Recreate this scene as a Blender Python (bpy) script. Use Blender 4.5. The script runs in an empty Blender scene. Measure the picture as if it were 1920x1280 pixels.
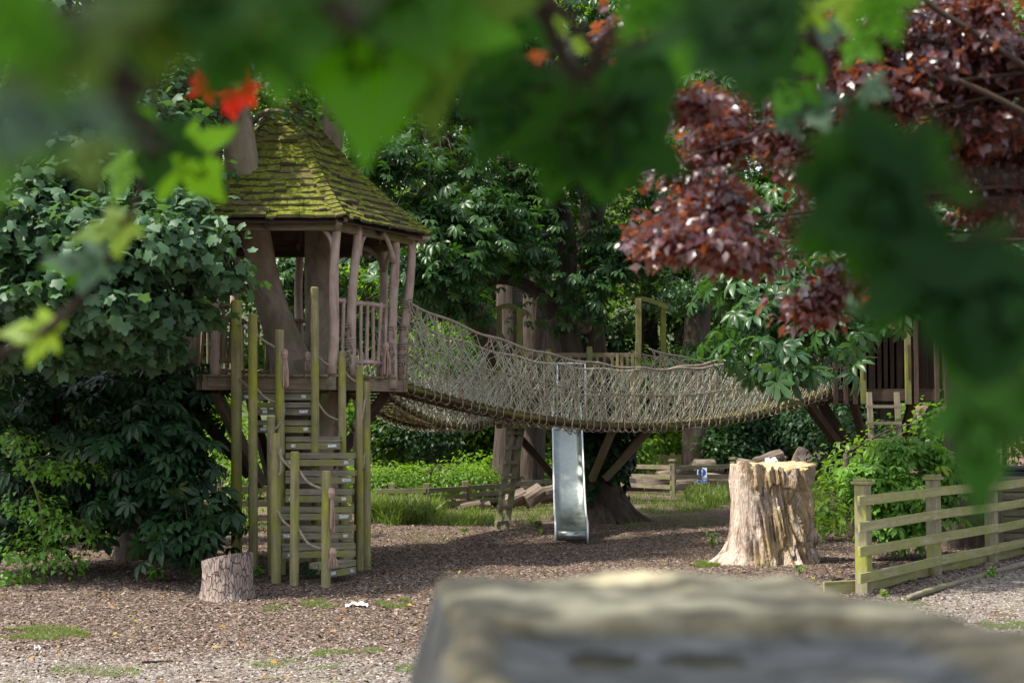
import bpy, math, random
import numpy as np
from mathutils import Vector, Matrix, noise
random.seed(7); RS = np.random.RandomState(11)
scene = bpy.context.scene
COL = scene.collection
# ------------------------------------------------------------------ camera maths
F = 2666.67; CAMZ = 1.73; PITCH = math.atan(148/F)
FW = Vector((0, math.cos(PITCH), math.sin(PITCH))); UP = Vector((0, -math.sin(PITCH), math.cos(PITCH)))
CAM = Vector((0, 0, CAMZ))
def ray(px, py): return FW + Vector((1,0,0))*((px-960)/F) + UP*((640-py)/F)
def P(px, py, Y):
    d = ray(px, py); return CAM + d*(Y/d.y)
def PD(px, py, D):
    return CAM + ray(px, py).normalized()*D
def G(px, py, z=0.0):
    d = ray(px, py); return CAM + d*((z-CAMZ)/d.z)
def V(*a): return Vector(a)
# ------------------------------------------------------------------ object helpers
def tag(o, label=None, cat=None, group=None, kind=None):
    if label: o['label'] = label
    if cat: o['category'] = cat
    if group: o['group'] = group
    if kind: o['kind'] = kind
    return o
def thing(name, label, cat, loc=(0,0,0), group=None):
    o = bpy.data.objects.new(name, None); COL.objects.link(o); o.location = loc
    o.empty_display_size = .2
    return tag(o, label, cat, group)
def link(name, me, mat, parent=None):
    o = bpy.data.objects.new(name, me); COL.objects.link(o)
    if mat: me.materials.append(mat)
    if parent:
        o.parent = parent
        wl = Vector((0,0,0)); p = parent
        while p is not None: wl += p.location; p = p.parent
        o.location = -wl
    return o
class MB:
    """collects world-space geometry plus a grain coordinate per vertex"""
    def __init__(s): s.v=[]; s.f=[]; s.g=[]; s.mi=[]
    def add(s, vs, fs, gs=None):
        n=len(s.v); s.v += [tuple(p) for p in vs]; s.f += [tuple(i+n for i in f) for f in fs]
        s.g += [tuple(q) for q in gs] if gs is not None else [tuple(p) for p in vs]
    def tube(s, pts, r, n=8, caps=True, jit=0.0, seed=0):
        pts=[Vector(p) for p in pts]; m=len(pts)
        if not hasattr(r,'__len__'): r=[r]*m
        off=random.random()*50; vs=[]; gs=[]; L=0
        t0=(pts[1]-pts[0]).normalized()
        a=Vector((1,0,0)) if abs(t0.x)<.8 else Vector((0,1,0))
        u=(a-t0*a.dot(t0)).normalized()
        for i,p in enumerate(pts):
            if i: L+=(p-pts[i-1]).length
            t=(pts[min(i+1,m-1)]-pts[max(i-1,0)]).normalized()
            u=(u-t*u.dot(t)); u=u.normalized() if u.length>1e-6 else Vector((0,0,1)); w=t.cross(u)
            for k in range(n):
                an=2*math.pi*k/n; rr=r[i]
                q=(math.cos(an)*u+math.sin(an)*w)
                if jit: rr*=1+jit*noise.noise(Vector((q.x*1.3+off,q.y*1.3,q.z*1.3+L*1.5/max(r[0],.05)*.25)))
                vs.append(p+q*rr); gs.append((L+off,math.cos(an)*r[i]+off,math.sin(an)*r[i]))
        fs=[]
        for i in range(m-1):
            for k in range(n):
                k2=(k+1)%n; fs.append((i*n+k,i*n+k2,(i+1)*n+k2,(i+1)*n+k))
        if caps:
            fs.append(tuple(range(n-1,-1,-1))); fs.append(tuple((m-1)*n+k for k in range(n)))
        s.add(vs,fs,gs); return s
    def bar(s, a, b, w, h, up=(0,0,1), tw=0):
        """box from a to b, w across, h along up"""
        a=Vector(a); b=Vector(b); t=(b-a); L=t.length; t.normalize(); up=Vector(up)
        x=t.cross(up); 
        if x.length<1e-4: x=t.cross(Vector((0,1,0)))
        x.normalize(); z=x.cross(t).normalized(); off=random.random()*50
        vs=[];gs=[]
        for l,p in ((0,a),(L,b)):
            for sx,sz in ((-1,-1),(1,-1),(1,1),(-1,1)):
                vs.append(p+x*sx*w/2+z*sz*h/2); gs.append((l+off,sx*w/2+off,sz*h/2))
        fs=[(3,2,1,0),(4,5,6,7),(0,1,5,4),(1,2,6,5),(2,3,7,6),(3,0,4,7)]
        s.add(vs,fs,gs); return s
    def box(s,c,sx,sy,sz,rz=0):
        c=Vector(c); d=Vector((math.cos(rz),math.sin(rz),0))
        return s.bar(c-d*sx/2,c+d*sx/2,sy,sz)
    def build(s,name,mat,parent=None,bevel=0,smooth=False):
        me=bpy.data.meshes.new(name); me.from_pydata(s.v,[],s.f); me.update()
        at=me.attributes.new('gc','FLOAT_VECTOR','POINT'); at.data.foreach_set('vector',np.array(s.g,dtype=np.float32).ravel())
        if smooth: me.polygons.foreach_set('use_smooth',[True]*len(me.polygons))
        o=link(name,me,mat,parent)
        if bevel:
            m=o.modifiers.new('bevel','BEVEL'); m.width=bevel; m.segments=2; m.limit_method='ANGLE'; m.angle_limit=math.radians(50)
        return o
def copy_tree(o,parent=None):
    c=o.copy(); COL.objects.link(c)
    if parent: c.parent=parent
    for ch in list(o.children): copy_tree(ch,c)
    return c
def lerp(a,b,t): return a+(b-a)*t
def smooth_path(pts,n=6):
    """Catmull-Rom through points"""
    pts=[Vector(p) for p in pts]; out=[]
    for i in range(len(pts)-1):
        p0=pts[max(i-1,0)];p1=pts[i];p2=pts[i+1];p3=pts[min(i+2,len(pts)-1)]
        for k in range(n):
            t=k/n; out.append(.5*((2*p1)+(p2-p0)*t+(2*p0-5*p1+4*p2-p3)*t*t+(3*p1-p0-3*p2+p3)*t**3))
    out.append(pts[-1]); return out
def interp(vals,n):
    out=[]
    for i in range(len(vals)-1):
        for k in range(n): out.append(lerp(vals[i],vals[i+1],k/n))
    out.append(vals[-1]); return out
def rope(mb,a,b,sag,r=.012,n=10,sides=6):
    a=Vector(a);b=Vector(b)
    mb.tube([a.lerp(b,i/n)-Vector((0,0,sag*4*(i/n)*(1-i/n))) for i in range(n+1)],r,sides)
# ------------------------------------------------------------------ materials
def newmat(name):
    m=bpy.data.materials.new(name); m.use_nodes=True; nt=m.node_tree
    b=nt.nodes['Principled BSDF']; return m,nt,b
def nn(nt,t,**kw):
    n=nt.nodes.new(t)
    for k,v in kw.items(): setattr(n,k,v)
    return n
def ramp(nt,fac,stops,interp_='LINEAR'):
    r=nn(nt,'ShaderNodeValToRGB'); r.color_ramp.interpolation=interp_
    while len(r.color_ramp.elements)<len(stops): r.color_ramp.elements.new(.5)
    for e,(p,c) in zip(r.color_ramp.elements,stops):
        e.position=p; e.color=(*c,1) if len(c)==3 else c
    nt.links.new(fac,r.inputs[0]); return r.outputs[0]
def noise_tex(nt,vec,scale,detail=4,rough=.55,dist=0,sc=None):
    if sc:
        mp=nn(nt,'ShaderNodeMapping'); mp.inputs['Scale'].default_value=sc; nt.links.new(vec,mp.inputs[0]); vec=mp.outputs[0]
    t=nn(nt,'ShaderNodeTexNoise'); t.inputs['Scale'].default_value=scale; t.inputs['Detail'].default_value=detail
    t.inputs['Roughness'].default_value=rough; t.inputs['Distortion'].default_value=dist
    nt.links.new(vec,t.inputs['Vector']); return t.outputs['Fac']
def mixc(nt,fac,a,b,mode='MIX'):
    m=nn(nt,'ShaderNodeMix',data_type='RGBA',blend_type=mode)
    if hasattr(fac,'links') : nt.links.new(fac,m.inputs[0])
    else: m.inputs[0].default_value=fac
    for s,i in ((a,6),(b,7)):
        if hasattr(s,'links'): nt.links.new(s,m.inputs[i])
        else: m.inputs[i].default_value=(*s,1)
    return m.outputs[2]
def bump(nt,b,h,dist,strength=1.0):
    n=nn(nt,'ShaderNodeBump'); n.inputs['Distance'].default_value=dist; n.inputs['Strength'].default_value=strength
    nt.links.new(h,n.inputs['Height']); nt.links.new(n.outputs[0],b.inputs['Normal'])
def grain(nt):
    a=nn(nt,'ShaderNodeAttribute',attribute_name='gc'); return a.outputs['Vector']
def objc(nt): return nn(nt,'ShaderNodeTexCoord').outputs['Object']
def wood(name,dark,light,moss=None,mlo=.5,mhi=.65,gs=(1.5,26,26),rough=.85,bd=.004,mscale=1.6):
    m,nt,b=newmat(name); g=grain(nt)
    n1=noise_tex(nt,g,1,6,.65,.3,gs); c=ramp(nt,n1,[(.3,dark),(.72,light)])
    n3=noise_tex(nt,g,5,3,.6); c=mixc(nt,ramp(nt,n3,[(.35,(0,0,0)),(.75,(.45,.45,.45))]),c,tuple(x*.45 for x in dark))
    if moss:
        n2=noise_tex(nt,g,mscale,5,.65); f=ramp(nt,n2,[(mlo,(0,0,0)),(mhi,(1,1,1))])
        n4=noise_tex(nt,g,9,4,.6,0,(1,3,3)); mc=mixc(nt,n4,tuple(x*.5 for x in moss),tuple(min(1,x*1.35) for x in moss))
        c=mixc(nt,f,c,mc)
    nt.links.new(c,b.inputs['Base Color']); b.inputs['Roughness'].default_value=rough; b.inputs['Specular IOR Level'].default_value=.25
    bump(nt,b,n1,bd); return m
M={}
M['pole']=wood('algae_covered_pole',(.16,.15,.06),(.36,.32,.18),(.26,.27,.04),.46,.64,mscale=1.6,bd=.003)
M['tread']=wood('weathered_tread',(.11,.10,.075),(.30,.27,.20),(.22,.22,.06),.46,.62)
M['oldpole']=wood('olive_square_post',(.09,.085,.035),(.19,.18,.09),(.17,.18,.03),.45,.6)
M['deck']=wood('deck_timber',(.11,.085,.06),(.28,.22,.15),(.155,.15,.045),.5,.64)
M['rustic']=wood('peeled_rustic_pole',(.25,.18,.145),(.54,.42,.36),(.22,.205,.09),.60,.70,gs=(2.5,14,14))
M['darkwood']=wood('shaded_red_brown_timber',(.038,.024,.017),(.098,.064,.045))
M['rail']=wood('lichen_green_rail',(.18,.17,.075),(.42,.385,.22),(.25,.26,.08),.42,.62,mscale=2.2)
M['post']=wood('lichen_green_post',(.15,.14,.09),(.32,.29,.20),(.25,.26,.05),.48,.62,mscale=1.8)
M['farfence']=wood('old_fence_timber',(.10,.09,.06),(.27,.235,.17),(.16,.17,.06),.5,.66)
M['bridgewood']=wood('mossy_bridge_board',(.05,.033,.018),(.13,.095,.045),(.13,.13,.03),.45,.6)
M['rope']=wood('old_rope',(.16,.13,.095),(.44,.37,.29),gs=(60,60,60),bd=.002)
M['net']=wood('net_rope',(.26,.27,.19),(.62,.60,.50),(.32,.36,.20),.55,.75,gs=(12,30,30),bd=0)
M['tassel']=wood('frayed_rope',(.27,.17,.13),(.52,.38,.31),gs=(3,90,90))
def bark(name,dark,light,sc=(1.2,9,9),bd=.03,extra=None):
    m,nt,b=newmat(name); g=grain(nt)
    n1=noise_tex(nt,g,1,7,.65,.6,sc); n2=noise_tex(nt,g,1.3,3,.5)
    c=ramp(nt,n1,[(.32,dark),(.68,light)])
    if extra: c=mixc(nt,ramp(nt,n2,[(.52,(0,0,0)),(.66,(.8,.8,.8))]),c,extra)
    nt.links.new(c,b.inputs['Base Color']); b.inputs['Roughness'].default_value=.9; b.inputs['Specular IOR Level'].default_value=.2
    bump(nt,b,n1,bd); return m
M['beech']=bark('smooth_grey_bark',(.15,.115,.085),(.33,.265,.20),sc=(2.6,5,5),bd=.03,extra=(.17,.15,.085))
M['bark']=bark('rough_bark',(.030,.022,.017),(.105,.082,.064))
M['redbark']=bark('pinkish_bark',(.030,.023,.019),(.092,.070,.058),sc=(1.2,13,13))
M['twig']=bark('twig_bark',(.022,.015,.012),(.06,.042,.03),bd=.001)
M['redtwig']=bark('red_twig',(.42,.06,.035),(.68,.17,.10),sc=(8,60,60),bd=.0005)
def leafmat(name,c1,c2,trans=.35,tcol=None,rough=.45,spec=.35):
    m,nt,b=newmat(name)
    a=nn(nt,'ShaderNodeAttribute',attribute_name='rnd').outputs['Fac']
    c=ramp(nt,a,[(0,c1),(.75,c2),(.955,tuple(min(1,x*1.25) for x in c2)),(.975,(min(1,c2[0]*2.4),c2[1]*1.25,c2[2]*.6))])
    nt.links.new(c,b.inputs['Base Color']); b.inputs['Roughness'].default_value=rough; b.inputs['Specular IOR Level'].default_value=spec
    tr=nn(nt,'ShaderNodeBsdfTranslucent')
    t=tcol or (min(1,c2[0]*2.6),min(1,c2[1]*2.6),c2[2]*.9)
    tc=ramp(nt,a,[(0,tuple(x*.6 for x in t)),(1,t)]); nt.links.new(tc,tr.inputs['Color'])
    mx=nn(nt,'ShaderNodeMixShader'); mx.inputs[0].default_value=trans
    nt.links.new(b.outputs[0],mx.inputs[1]); nt.links.new(tr.outputs[0],mx.inputs[2])
    nt.links.new(mx.outputs[0],nt.nodes['Material Output'].inputs['Surface']); return m
M['syc']=leafmat('sycamore_leaf',(.028,.070,.036),(.066,.135,.066),.26,rough=.5,spec=.3)
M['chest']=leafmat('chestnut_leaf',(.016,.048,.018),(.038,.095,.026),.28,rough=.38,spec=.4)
M['dark']=leafmat('shaded_chestnut_leaf',(.009,.028,.012),(.020,.052,.018),.2,spec=.25)  # canopy shade is put into this darker copy of the chestnut green
M['mid']=leafmat('woodland_leaf',(.045,.10,.016),(.10,.19,.025),.5)
M['lime']=leafmat('sunny_leaf',(.06,.125,.015),(.11,.205,.022),.45)
M['shrub']=leafmat('fresh_shrub_leaf',(.06,.15,.02),(.13,.26,.045),.35)
M['grass']=leafmat('grass_blade',(.055,.10,.018),(.125,.185,.04),.35)
M['copper']=_cm=leafmat('copper_leaf',(.020,.008,.014),(.065,.020,.026),.26,tcol=(.60,.16,.04),rough=.34,spec=.8)
_b=M['copper'].node_tree.nodes['Principled BSDF']; _b.inputs['Coat Weight'].default_value=.3; _b.inputs['Coat Roughness'].default_value=.22
# ------------------------------------------------------------------ leaf meshes
T_OV=(np.array([(0,0,0),(-.3,.4,.07),(.3,.4,.07),(0,.5,0),(0,1,-.14)],float),[(0,2,3),(0,3,1),(3,2,4),(3,4,1)])
def t_palm(n,spread,w=.185):
    vs=[];fs=[]
    LF=[(0,1,3),(0,3,2),(1,4,3),(2,3,5),(4,6,3),(5,3,6)]
    for i in range(n):
        a=math.radians(-spread+2*spread*i/(n-1)); L=1-.42*(abs(a)/math.radians(spread))
        d=np.array((math.sin(a),math.cos(a),0)); s=np.array((math.cos(a),-math.sin(a),0)); k=len(vs)
        vs+=[d*.03,d*L*.45+s*w*.75*L+(0,0,.03),d*L*.45-s*w*.75*L+(0,0,.03),d*L*.6+(0,0,-.05),d*L*.76+s*w*L*.9+(0,0,-.08),d*L*.76-s*w*L*.9+(0,0,-.08),d*L+(0,0,-.26)]
        fs+=[tuple(j+k for j in t) for t in LF]
    return np.array(vs)*[1,1,1],fs
T_PALM=t_palm(7,118); T_PALM5=t_palm(5,100,.22)
def t_maple():
    half=[(0,0),(.30,-.08),(.44,.08),(.42,.22),(.62,.38),(.50,.60),(.30,.60),(.16,.86),(0,1)]
    o=half+[(-x,y) for x,y in half[-2:0:-1]]
    vs=[(0,.35,.04)]+[(x,y,-.16*((x*1.3)**2+(y-.35)**2)) for x,y in o]
    n=len(o); return np.array(vs),[(0,1+(i+1)%n,1+i) for i in range(n)]
T_MAPLE=t_maple()
def leaves(name,C,N,D,S,tmpl,mat,parent,rnd=None):
    tv,tf=tmpl; tf=np.array(tf); n=len(C); k=len(tv)
    N=N/np.linalg.norm(N,axis=1,keepdims=True)
    D=D-N*(D*N).sum(1,keepdims=True); D=D/(np.linalg.norm(D,axis=1,keepdims=True)+1e-9); X=np.cross(D,N)
    curl=RS.uniform(.3,2.0,n)[:,None,None]
    Vv=C[:,None,:]+S[:,None,None]*(tv[None,:,0:1]*X[:,None,:]+tv[None,:,1:2]*D[:,None,:]+curl*tv[None,:,2:3]*N[:,None,:])
    Vv=Vv.reshape(-1,3).astype(np.float32)
    Ff=(tf[None]+(np.arange(n)*k)[:,None,None]).reshape(-1,3)
    me=bpy.data.meshes.new(name); me.vertices.add(len(Vv)); me.vertices.foreach_set('co',Vv.ravel())
    me.loops.add(Ff.size); me.loops.foreach_set('vertex_index',Ff.ravel().astype(np.int32))
    me.polygons.add(len(Ff)); me.polygons.foreach_set('loop_start',(np.arange(len(Ff))*3).astype(np.int32))
    me.update(calc_edges=True)
    if rnd is None: rnd=RS.rand(n)
    at=me.attributes.new('rnd','FLOAT','POINT'); at.data.foreach_set('value',np.repeat(rnd,k).astype(np.float32))
    return link(name,me,mat,parent)
def scatter(blobs,per,clus=7,spread=.28,thr=-.08,nsc=.9,upw=.9,shell=.45,flat=.55,droop=.45):
    """blobs (cx,cy,cz,rx,ry,rz,weight) -> cluster and leaf positions with outward directions"""
    Cs=[];Os=[];Rn=[]
    for b in blobs:
        w=b[6] if len(b)>6 else 1
        n=int(per*w); u=RS.normal(size=(n,3)); u/=np.linalg.norm(u,axis=1,keepdims=True)
        r=RS.rand(n)**shell
        p=np.array(b[:3])+u*r[:,None]*np.array(b[3:6])
        keep=np.array([noise.noise(Vector(q)*nsc)+.5*noise.noise(Vector(q)*nsc*2.7)>thr for q in p])
        p=p[keep];u=u[keep];r0=RS.rand(len(p))
        q=np.repeat(p,clus,0)+RS.normal(size=(len(p)*clus,3))*spread*[1,1,flat]
        Cs.append(q);Os.append(np.repeat(u,clus,0)); Rn.append(np.clip(np.repeat(r0,clus)*.6+RS.rand(len(q))*.4,0,1))
    C=np.vstack(Cs);O=np.vstack(Os);R=np.concatenate(Rn);n=len(C)
    N=np.array([0,0,upw])+O*.45+RS.normal(size=(n,3))*.38
    D=O*[1,1,.3]+RS.normal(size=(n,3))*.55+[0,0,-droop]
    return C,N,D,R
def pb(px,py,Y,rpx,rpy,ry=None,w=1):
    """blob given where it stands: pixel, depth, radii in pixels at that depth"""
    c=P(px,py,Y); s=F/Y; return (c.x,c.y,c.z,rpx/s,(ry or max(rpx,rpy)/s),rpy/s,w)
def tree(name,label,cat,trunk,radii,blobs,tmpl,mat,size,per,barkm,limbs=True,group=None,jit=.12,twigr=.05,**kw):
    base=Vector(trunk[0]); t=thing(name,label,cat,(base.x,base.y,0),group)
    if trunk:
        mb=MB(); tp=smooth_path(trunk,5); rr=interp(radii,5)
        mb.tube(tp,rr,16,jit=jit)
        mb.build('trunk',barkm,t,smooth=True)
        if limbs:
            mb=MB()
            for b in blobs:
                c=Vector(b[:3]); 
                cand=[p for p in tp if p.z<c.z+.9] or [tp[-1]]
                st=min(cand,key=lambda p:(p-c).length+abs(p.z-(c.z+.25))*1.5)
                mid=st.lerp(c,.5)+Vector((random.uniform(-.2,.2),random.uniform(-.2,.2),.12*(st-c).length))
                pts=smooth_path([st,mid,c],5); L=(st-c).length; r0=min(radii[-1]*.7,twigr*.7+.006*L)
                mb.tube(pts,[lerp(r0,r0*.25,i/(len(pts)-1)) for i in range(len(pts))],6)
                for k in range(4):
                    e=c+Vector((random.uniform(-1,1)*b[3],random.uniform(-1,1)*b[4],random.uniform(-.6,.8)*b[5]))*.8
                    mb.tube(smooth_path([pts[6],pts[6].lerp(e,.5)+Vector((0,0,.08*L)),e],3),interp([r0*.45,r0*.3,.006],3),5)
            mb.build('limbs',barkm,t,smooth=True)
    if blobs:
        C,N,D,R=scatter(blobs,per,**kw)
        S=size*RS.uniform(.65,1.15,len(C)); leaves('crown',C,N,D,S,tmpl,mat,t,R)
    return t
#==PART2==
# ------------------------------------------------------------------ ground
def struct(o): o['kind']='structure'; return o
def gz(x,y):
    z=.05*noise.noise(Vector((x*.35,y*.35,0)))+.018*noise.noise(Vector((x*1.7,y*1.7,3)))
    return z*min(1,max(0,(y-6)/4))
m,nt,b=newmat('wood_chip_ground'); oc=objc(nt)
v1=nn(nt,'ShaderNodeTexVoronoi'); v1.inputs['Scale'].default_value=26; mp=nn(nt,'ShaderNodeMapping'); mp.inputs['Scale'].default_value=(1,1.5,1)
nt.links.new(oc,mp.inputs[0]); nt.links.new(mp.outputs[0],v1.inputs['Vector'])
sx=nn(nt,'ShaderNodeSeparateColor'); nt.links.new(v1.outputs['Color'],sx.inputs[0])
c=ramp(nt,sx.outputs[0],[(0,(.045,.031,.022)),(.5,(.11,.077,.056)),(.85,(.19,.14,.105)),(1,(.32,.26,.21))])
n=noise_tex(nt,oc,.9,5,.6); c=mixc(nt,ramp(nt,n,[(.35,(0,0,0)),(.7,(.6,.6,.6))]),c,(.10,.07,.055))
n=noise_tex(nt,oc,1.1,6,.7,.5); n2=noise_tex(nt,oc,30,3,.6)
c=mixc(nt,ramp(nt,n,[(.60,(0,0,0)),(.72,(.75,.75,.75))]),c,mixc(nt,n2,(.09,.12,.02),(.20,.24,.06)))
nt.links.new(c,b.inputs['Base Color']); b.inputs['Roughness'].default_value=.9; b.inputs['Specular IOR Level'].default_value=.2
bump(nt,b,v1.outputs['Distance'],.02,.8); M['ground']=m
m,nt,b=newmat('gravel'); oc=objc(nt)
v1=nn(nt,'ShaderNodeTexVoronoi'); v1.inputs['Scale'].default_value=38; nt.links.new(oc,v1.inputs['Vector'])
sx=nn(nt,'ShaderNodeSeparateColor'); nt.links.new(v1.outputs['Color'],sx.inputs[0])
c=ramp(nt,sx.outputs[0],[(0,(.075,.060,.050)),(.5,(.15,.126,.108)),(1,(.29,.255,.225))])
n=noise_tex(nt,oc,1.6,6,.7,.4); n2=noise_tex(nt,oc,40,3,.6)
c=mixc(nt,ramp(nt,n,[(.53,(0,0,0)),(.68,(.8,.8,.8))]),c,mixc(nt,n2,(.10,.12,.03),(.24,.25,.09)))
nt.links.new(c,b.inputs['Base Color']); b.inputs['Roughness'].default_value=.9
bump(nt,b,v1.outputs['Distance'],.012,.8); M['gravel']=m
def soilmat(name,c1,c2,sc=3):
    m,nt,b=newmat(name); n=noise_tex(nt,objc(nt),sc,6,.7)
    nt.links.new(ramp(nt,n,[(.35,c1),(.65,c2)]),b.inputs['Base Color']); b.inputs['Roughness'].default_value=.95; bump(nt,b,n,.05); return m
M['bank']=soilmat('wooded_bank_soil',(.02,.03,.012),(.06,.08,.025),1.2)
def grid(name,x0,x1,y0,y1,nx,ny,fz,mat,keep=None):
    xs=np.linspace(x0,x1,nx);ys=np.linspace(y0,y1,ny)
    vs=[(x,y,fz(x,y)) for y in ys for x in xs]; fs=[]
    for j in range(ny-1):
        for i in range(nx-1):
            if keep and not keep((xs[i]+xs[i+1])/2,(ys[j]+ys[j+1])/2): continue
            a=j*nx+i; fs.append((a,a+1,a+nx+1,a+nx))
    me=bpy.data.meshes.new(name); me.from_pydata(vs,[],fs); me.polygons.foreach_set('use_smooth',[True]*len(fs)); me.update()
    return link(name,me,mat)
struct(grid('ground',-60,60,-20,90,240,220,gz,M['ground']))
def gravel_amount(x,y):
    n=.8*noise.noise(Vector((x*.8,y*.8,9)))+.35*noise.noise(Vector((x*3,y*3,2)))
    a=(10.9-y)+n                                   # the near strip
    b_=((x-3.75)*2.6-(y-14.1)*1.9)/3.22+.25*n+.15   # the track right of the edging log
    return max(a,b_)
struct(grid('gravel_track',-9,26,3,34,500,460,lambda x,y:gz(x,y)+.006,M['gravel'],lambda x,y:gravel_amount(x,y)>0))
def bankz(x,y): return -.2+max(0,(y-56))*.32*(1+.3*noise.noise(Vector((x*.05,y*.05,0))))+max(0,abs(x)-30)*.12*(y>20)
struct(grid('wooded_bank',-75,75,52,110,60,40,bankz,M['bank']))
# chips and pebbles lying on top
def flakes(name,mat,n,inside,s0,s1,asp,tilt,label,cat,xy=None):
    xs=[];k=0
    while len(xs)<n and k<n*6:
        k+=1; y=8.6+ (24-8.6)*random.random()**1.25; x=random.uniform(-.40,.42)*y
        if inside(x,y): xs.append((x,y,gz(x,y)+.009))
    C=np.array(xs); n=len(C)
    N=np.array([0,0,1.0])+RS.normal(size=(n,3))*tilt; D=RS.normal(size=(n,3)); S=RS.uniform(s0,s1,n)
    T=(np.array([(-asp,-.5,0),(asp,-.5,0),(asp*.8,.5,0),(-asp*.9,.5,0),(0,0,asp*.6)],float),[(0,1,4),(1,2,4),(2,3,4),(3,0,4)])
    return tag(leaves(name,C,N,D,S,T,mat,None),label,cat,kind='stuff')
def rampmat(name,stops,rough=.9):
    m,nt,b=newmat(name); a=nn(nt,'ShaderNodeAttribute',attribute_name='rnd').outputs['Fac']
    nt.links.new(ramp(nt,a,stops),b.inputs['Base Color']); b.inputs['Roughness'].default_value=rough; b.inputs['Specular IOR Level'].default_value=.2; return m
M['chip']=rampmat('bark_chip',[(0,(.042,.029,.022)),(.5,(.108,.076,.058)),(.85,(.185,.138,.115)),(1,(.34,.28,.24))])
M['pebble']=rampmat('pebble',[(0,(.08,.065,.056)),(.5,(.16,.137,.122)),(.9,(.25,.22,.20)),(1,(.42,.39,.36))])
flakes('wood_chips',M['chip'],150000,lambda x,y:gravel_amount(x,y)<.15+.5*random.random() or random.random()<.13,.014,.042,.22,.28,'brown and pinkish bark chips strewn over the playground','wood chips')
flakes('pebbles',M['pebble'],42000,lambda x,y:gravel_amount(x,y)>-.5+.7*random.random(),  .010,.026,.42,.2,'grey pebbles loose on the gravel in front','pebbles')
def fallen():
    xs=[]
    for i in range(900):
        y=8.8+14*random.random()**1.2; x=random.uniform(-.38,.40)*y; xs.append((x,y,gz(x,y)+.018))
    C=np.array(xs); n=len(C)
    tag(leaves('fallen_leaves',C,np.array([0,0,1.0])+RS.normal(size=(n,3))*.35,RS.normal(size=(n,3)),RS.uniform(.03,.075,n),T_OV,rampmat('dead_leaf',[(0,(.06,.035,.015)),(.6,(.20,.11,.04)),(.85,(.30,.20,.05)),(1,(.12,.16,.03))]),None),'dead brown and yellowing leaves lying on the chips and gravel','fallen leaves',kind='stuff')
fallen()
# grass and low weeds
def blades(name,areas,label,cat,mat):
    Cs=[];Ss=[]
    for px,py,rx,ry,n,h in areas:
        for i in range(n):
            a=random.random()*6.283; r=math.sqrt(random.random()); g=G(px+rx*r*math.cos(a),py+ry*r*math.sin(a))
            if noise.noise(Vector((g.x*2.2,g.y*2.2,1)))<-.12: continue
            Cs.append((g.x,g.y,gz(g.x,g.y))); Ss.append(h*random.uniform(.4,1.1))
    C=np.array(Cs);n=len(C); S=np.array(Ss)
    T=(np.array([(-.035,0,0),(.035,0,0),(.028,.55,.0),(-.028,.55,.0),(0,1,.35)],float),[(0,1,2),(0,2,3),(3,2,4)])
    D=np.array([0,0,1.0])+RS.normal(size=(n,3))*.32; N=RS.normal(size=(n,3))*[1,1,.1]
    return tag(leaves(name,C,N,D,S,T,mat,None),label,cat,kind='stuff')
blades('grass',[(750,962,75,26,9000,.42),(860,975,90,14,3500,.18),(720,935,60,12,3000,.5),(1000,965,60,18,2200,.13),(1255,945,120,18,6000,.12),(1330,935,45,16,2600,.32),
  (1240,975,110,16,2500,.07),(330,1010,60,20,2500,.3),(1600,960,80,20,2500,.25),(1480,930,80,14,2500,.3),(1560,990,30,20,1200,.25),(640,955,40,14,1800,.3)],
  'bright green grass growing at the foot of the fences','grass',M['grass'])
blades('moss_patches',[(740,1127,34,9,4160,0.035),(600,1130,40,8,2560,0.035),(640,1232,60,8,4160,0.032),(560,1250,90,9,3840,0.029),(80,1190,90,12,3840,0.048),(1325,1058,28,6,3840,0.048),
  (520,1140,30,9,1600,0.032),(180,1265,90,10,2400,0.032),(1880,1168,50,8,3520,0.032),(1680,1130,60,7,2240,0.032),(780,1255,40,8,1440,0.032),(700,1222,20,5,800,0.032),(1450,1055,60,8,1280,0.064),(800,1010,60,8,1120,0.048)],
  'low yellow green moss and grass patches on the chips and gravel','moss',M['grass'])
# small weeds, each a thing
def weed(px,py,h,n,label,mat,size,tm=T_OV):
    g=G(px,py); t=thing('weed',label,'weed',(g.x,g.y,0),'small weeds growing from the wood chips')
    mb=MB(); C=[];O=[]
    for i in range(n):
        a=random.random()*6.28; rr=random.uniform(.05,.45)*h; e=V(g.x+rr*math.cos(a),g.y+rr*math.sin(a),h*random.uniform(.5,1))
        mb.tube(smooth_path([(g.x,g.y,-.01),(g.x+.3*rr*math.cos(a),g.y+.3*rr*math.sin(a),e.z*.6),e],3),.004,4)
        for k in range(7):
            q=V(g.x,g.y,0).lerp(e,random.uniform(.45,1)); C.append(q[:]); O.append((math.cos(a)+random.gauss(0,.8),math.sin(a)+random.gauss(0,.8),.2))
    mb.build('stems',M['shrub_stem'],t)
    C=np.array(C);O=np.array(O); leaves('leaves',C,np.array([0,-.3,1.0])+RS.normal(size=C.shape)*.3,O,size*RS.uniform(.6,1.2,len(C)),tm,mat,t)
M['shrub_stem']=bark('green_stem',(.08,.09,.03),(.14,.16,.05),bd=.001)
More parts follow.
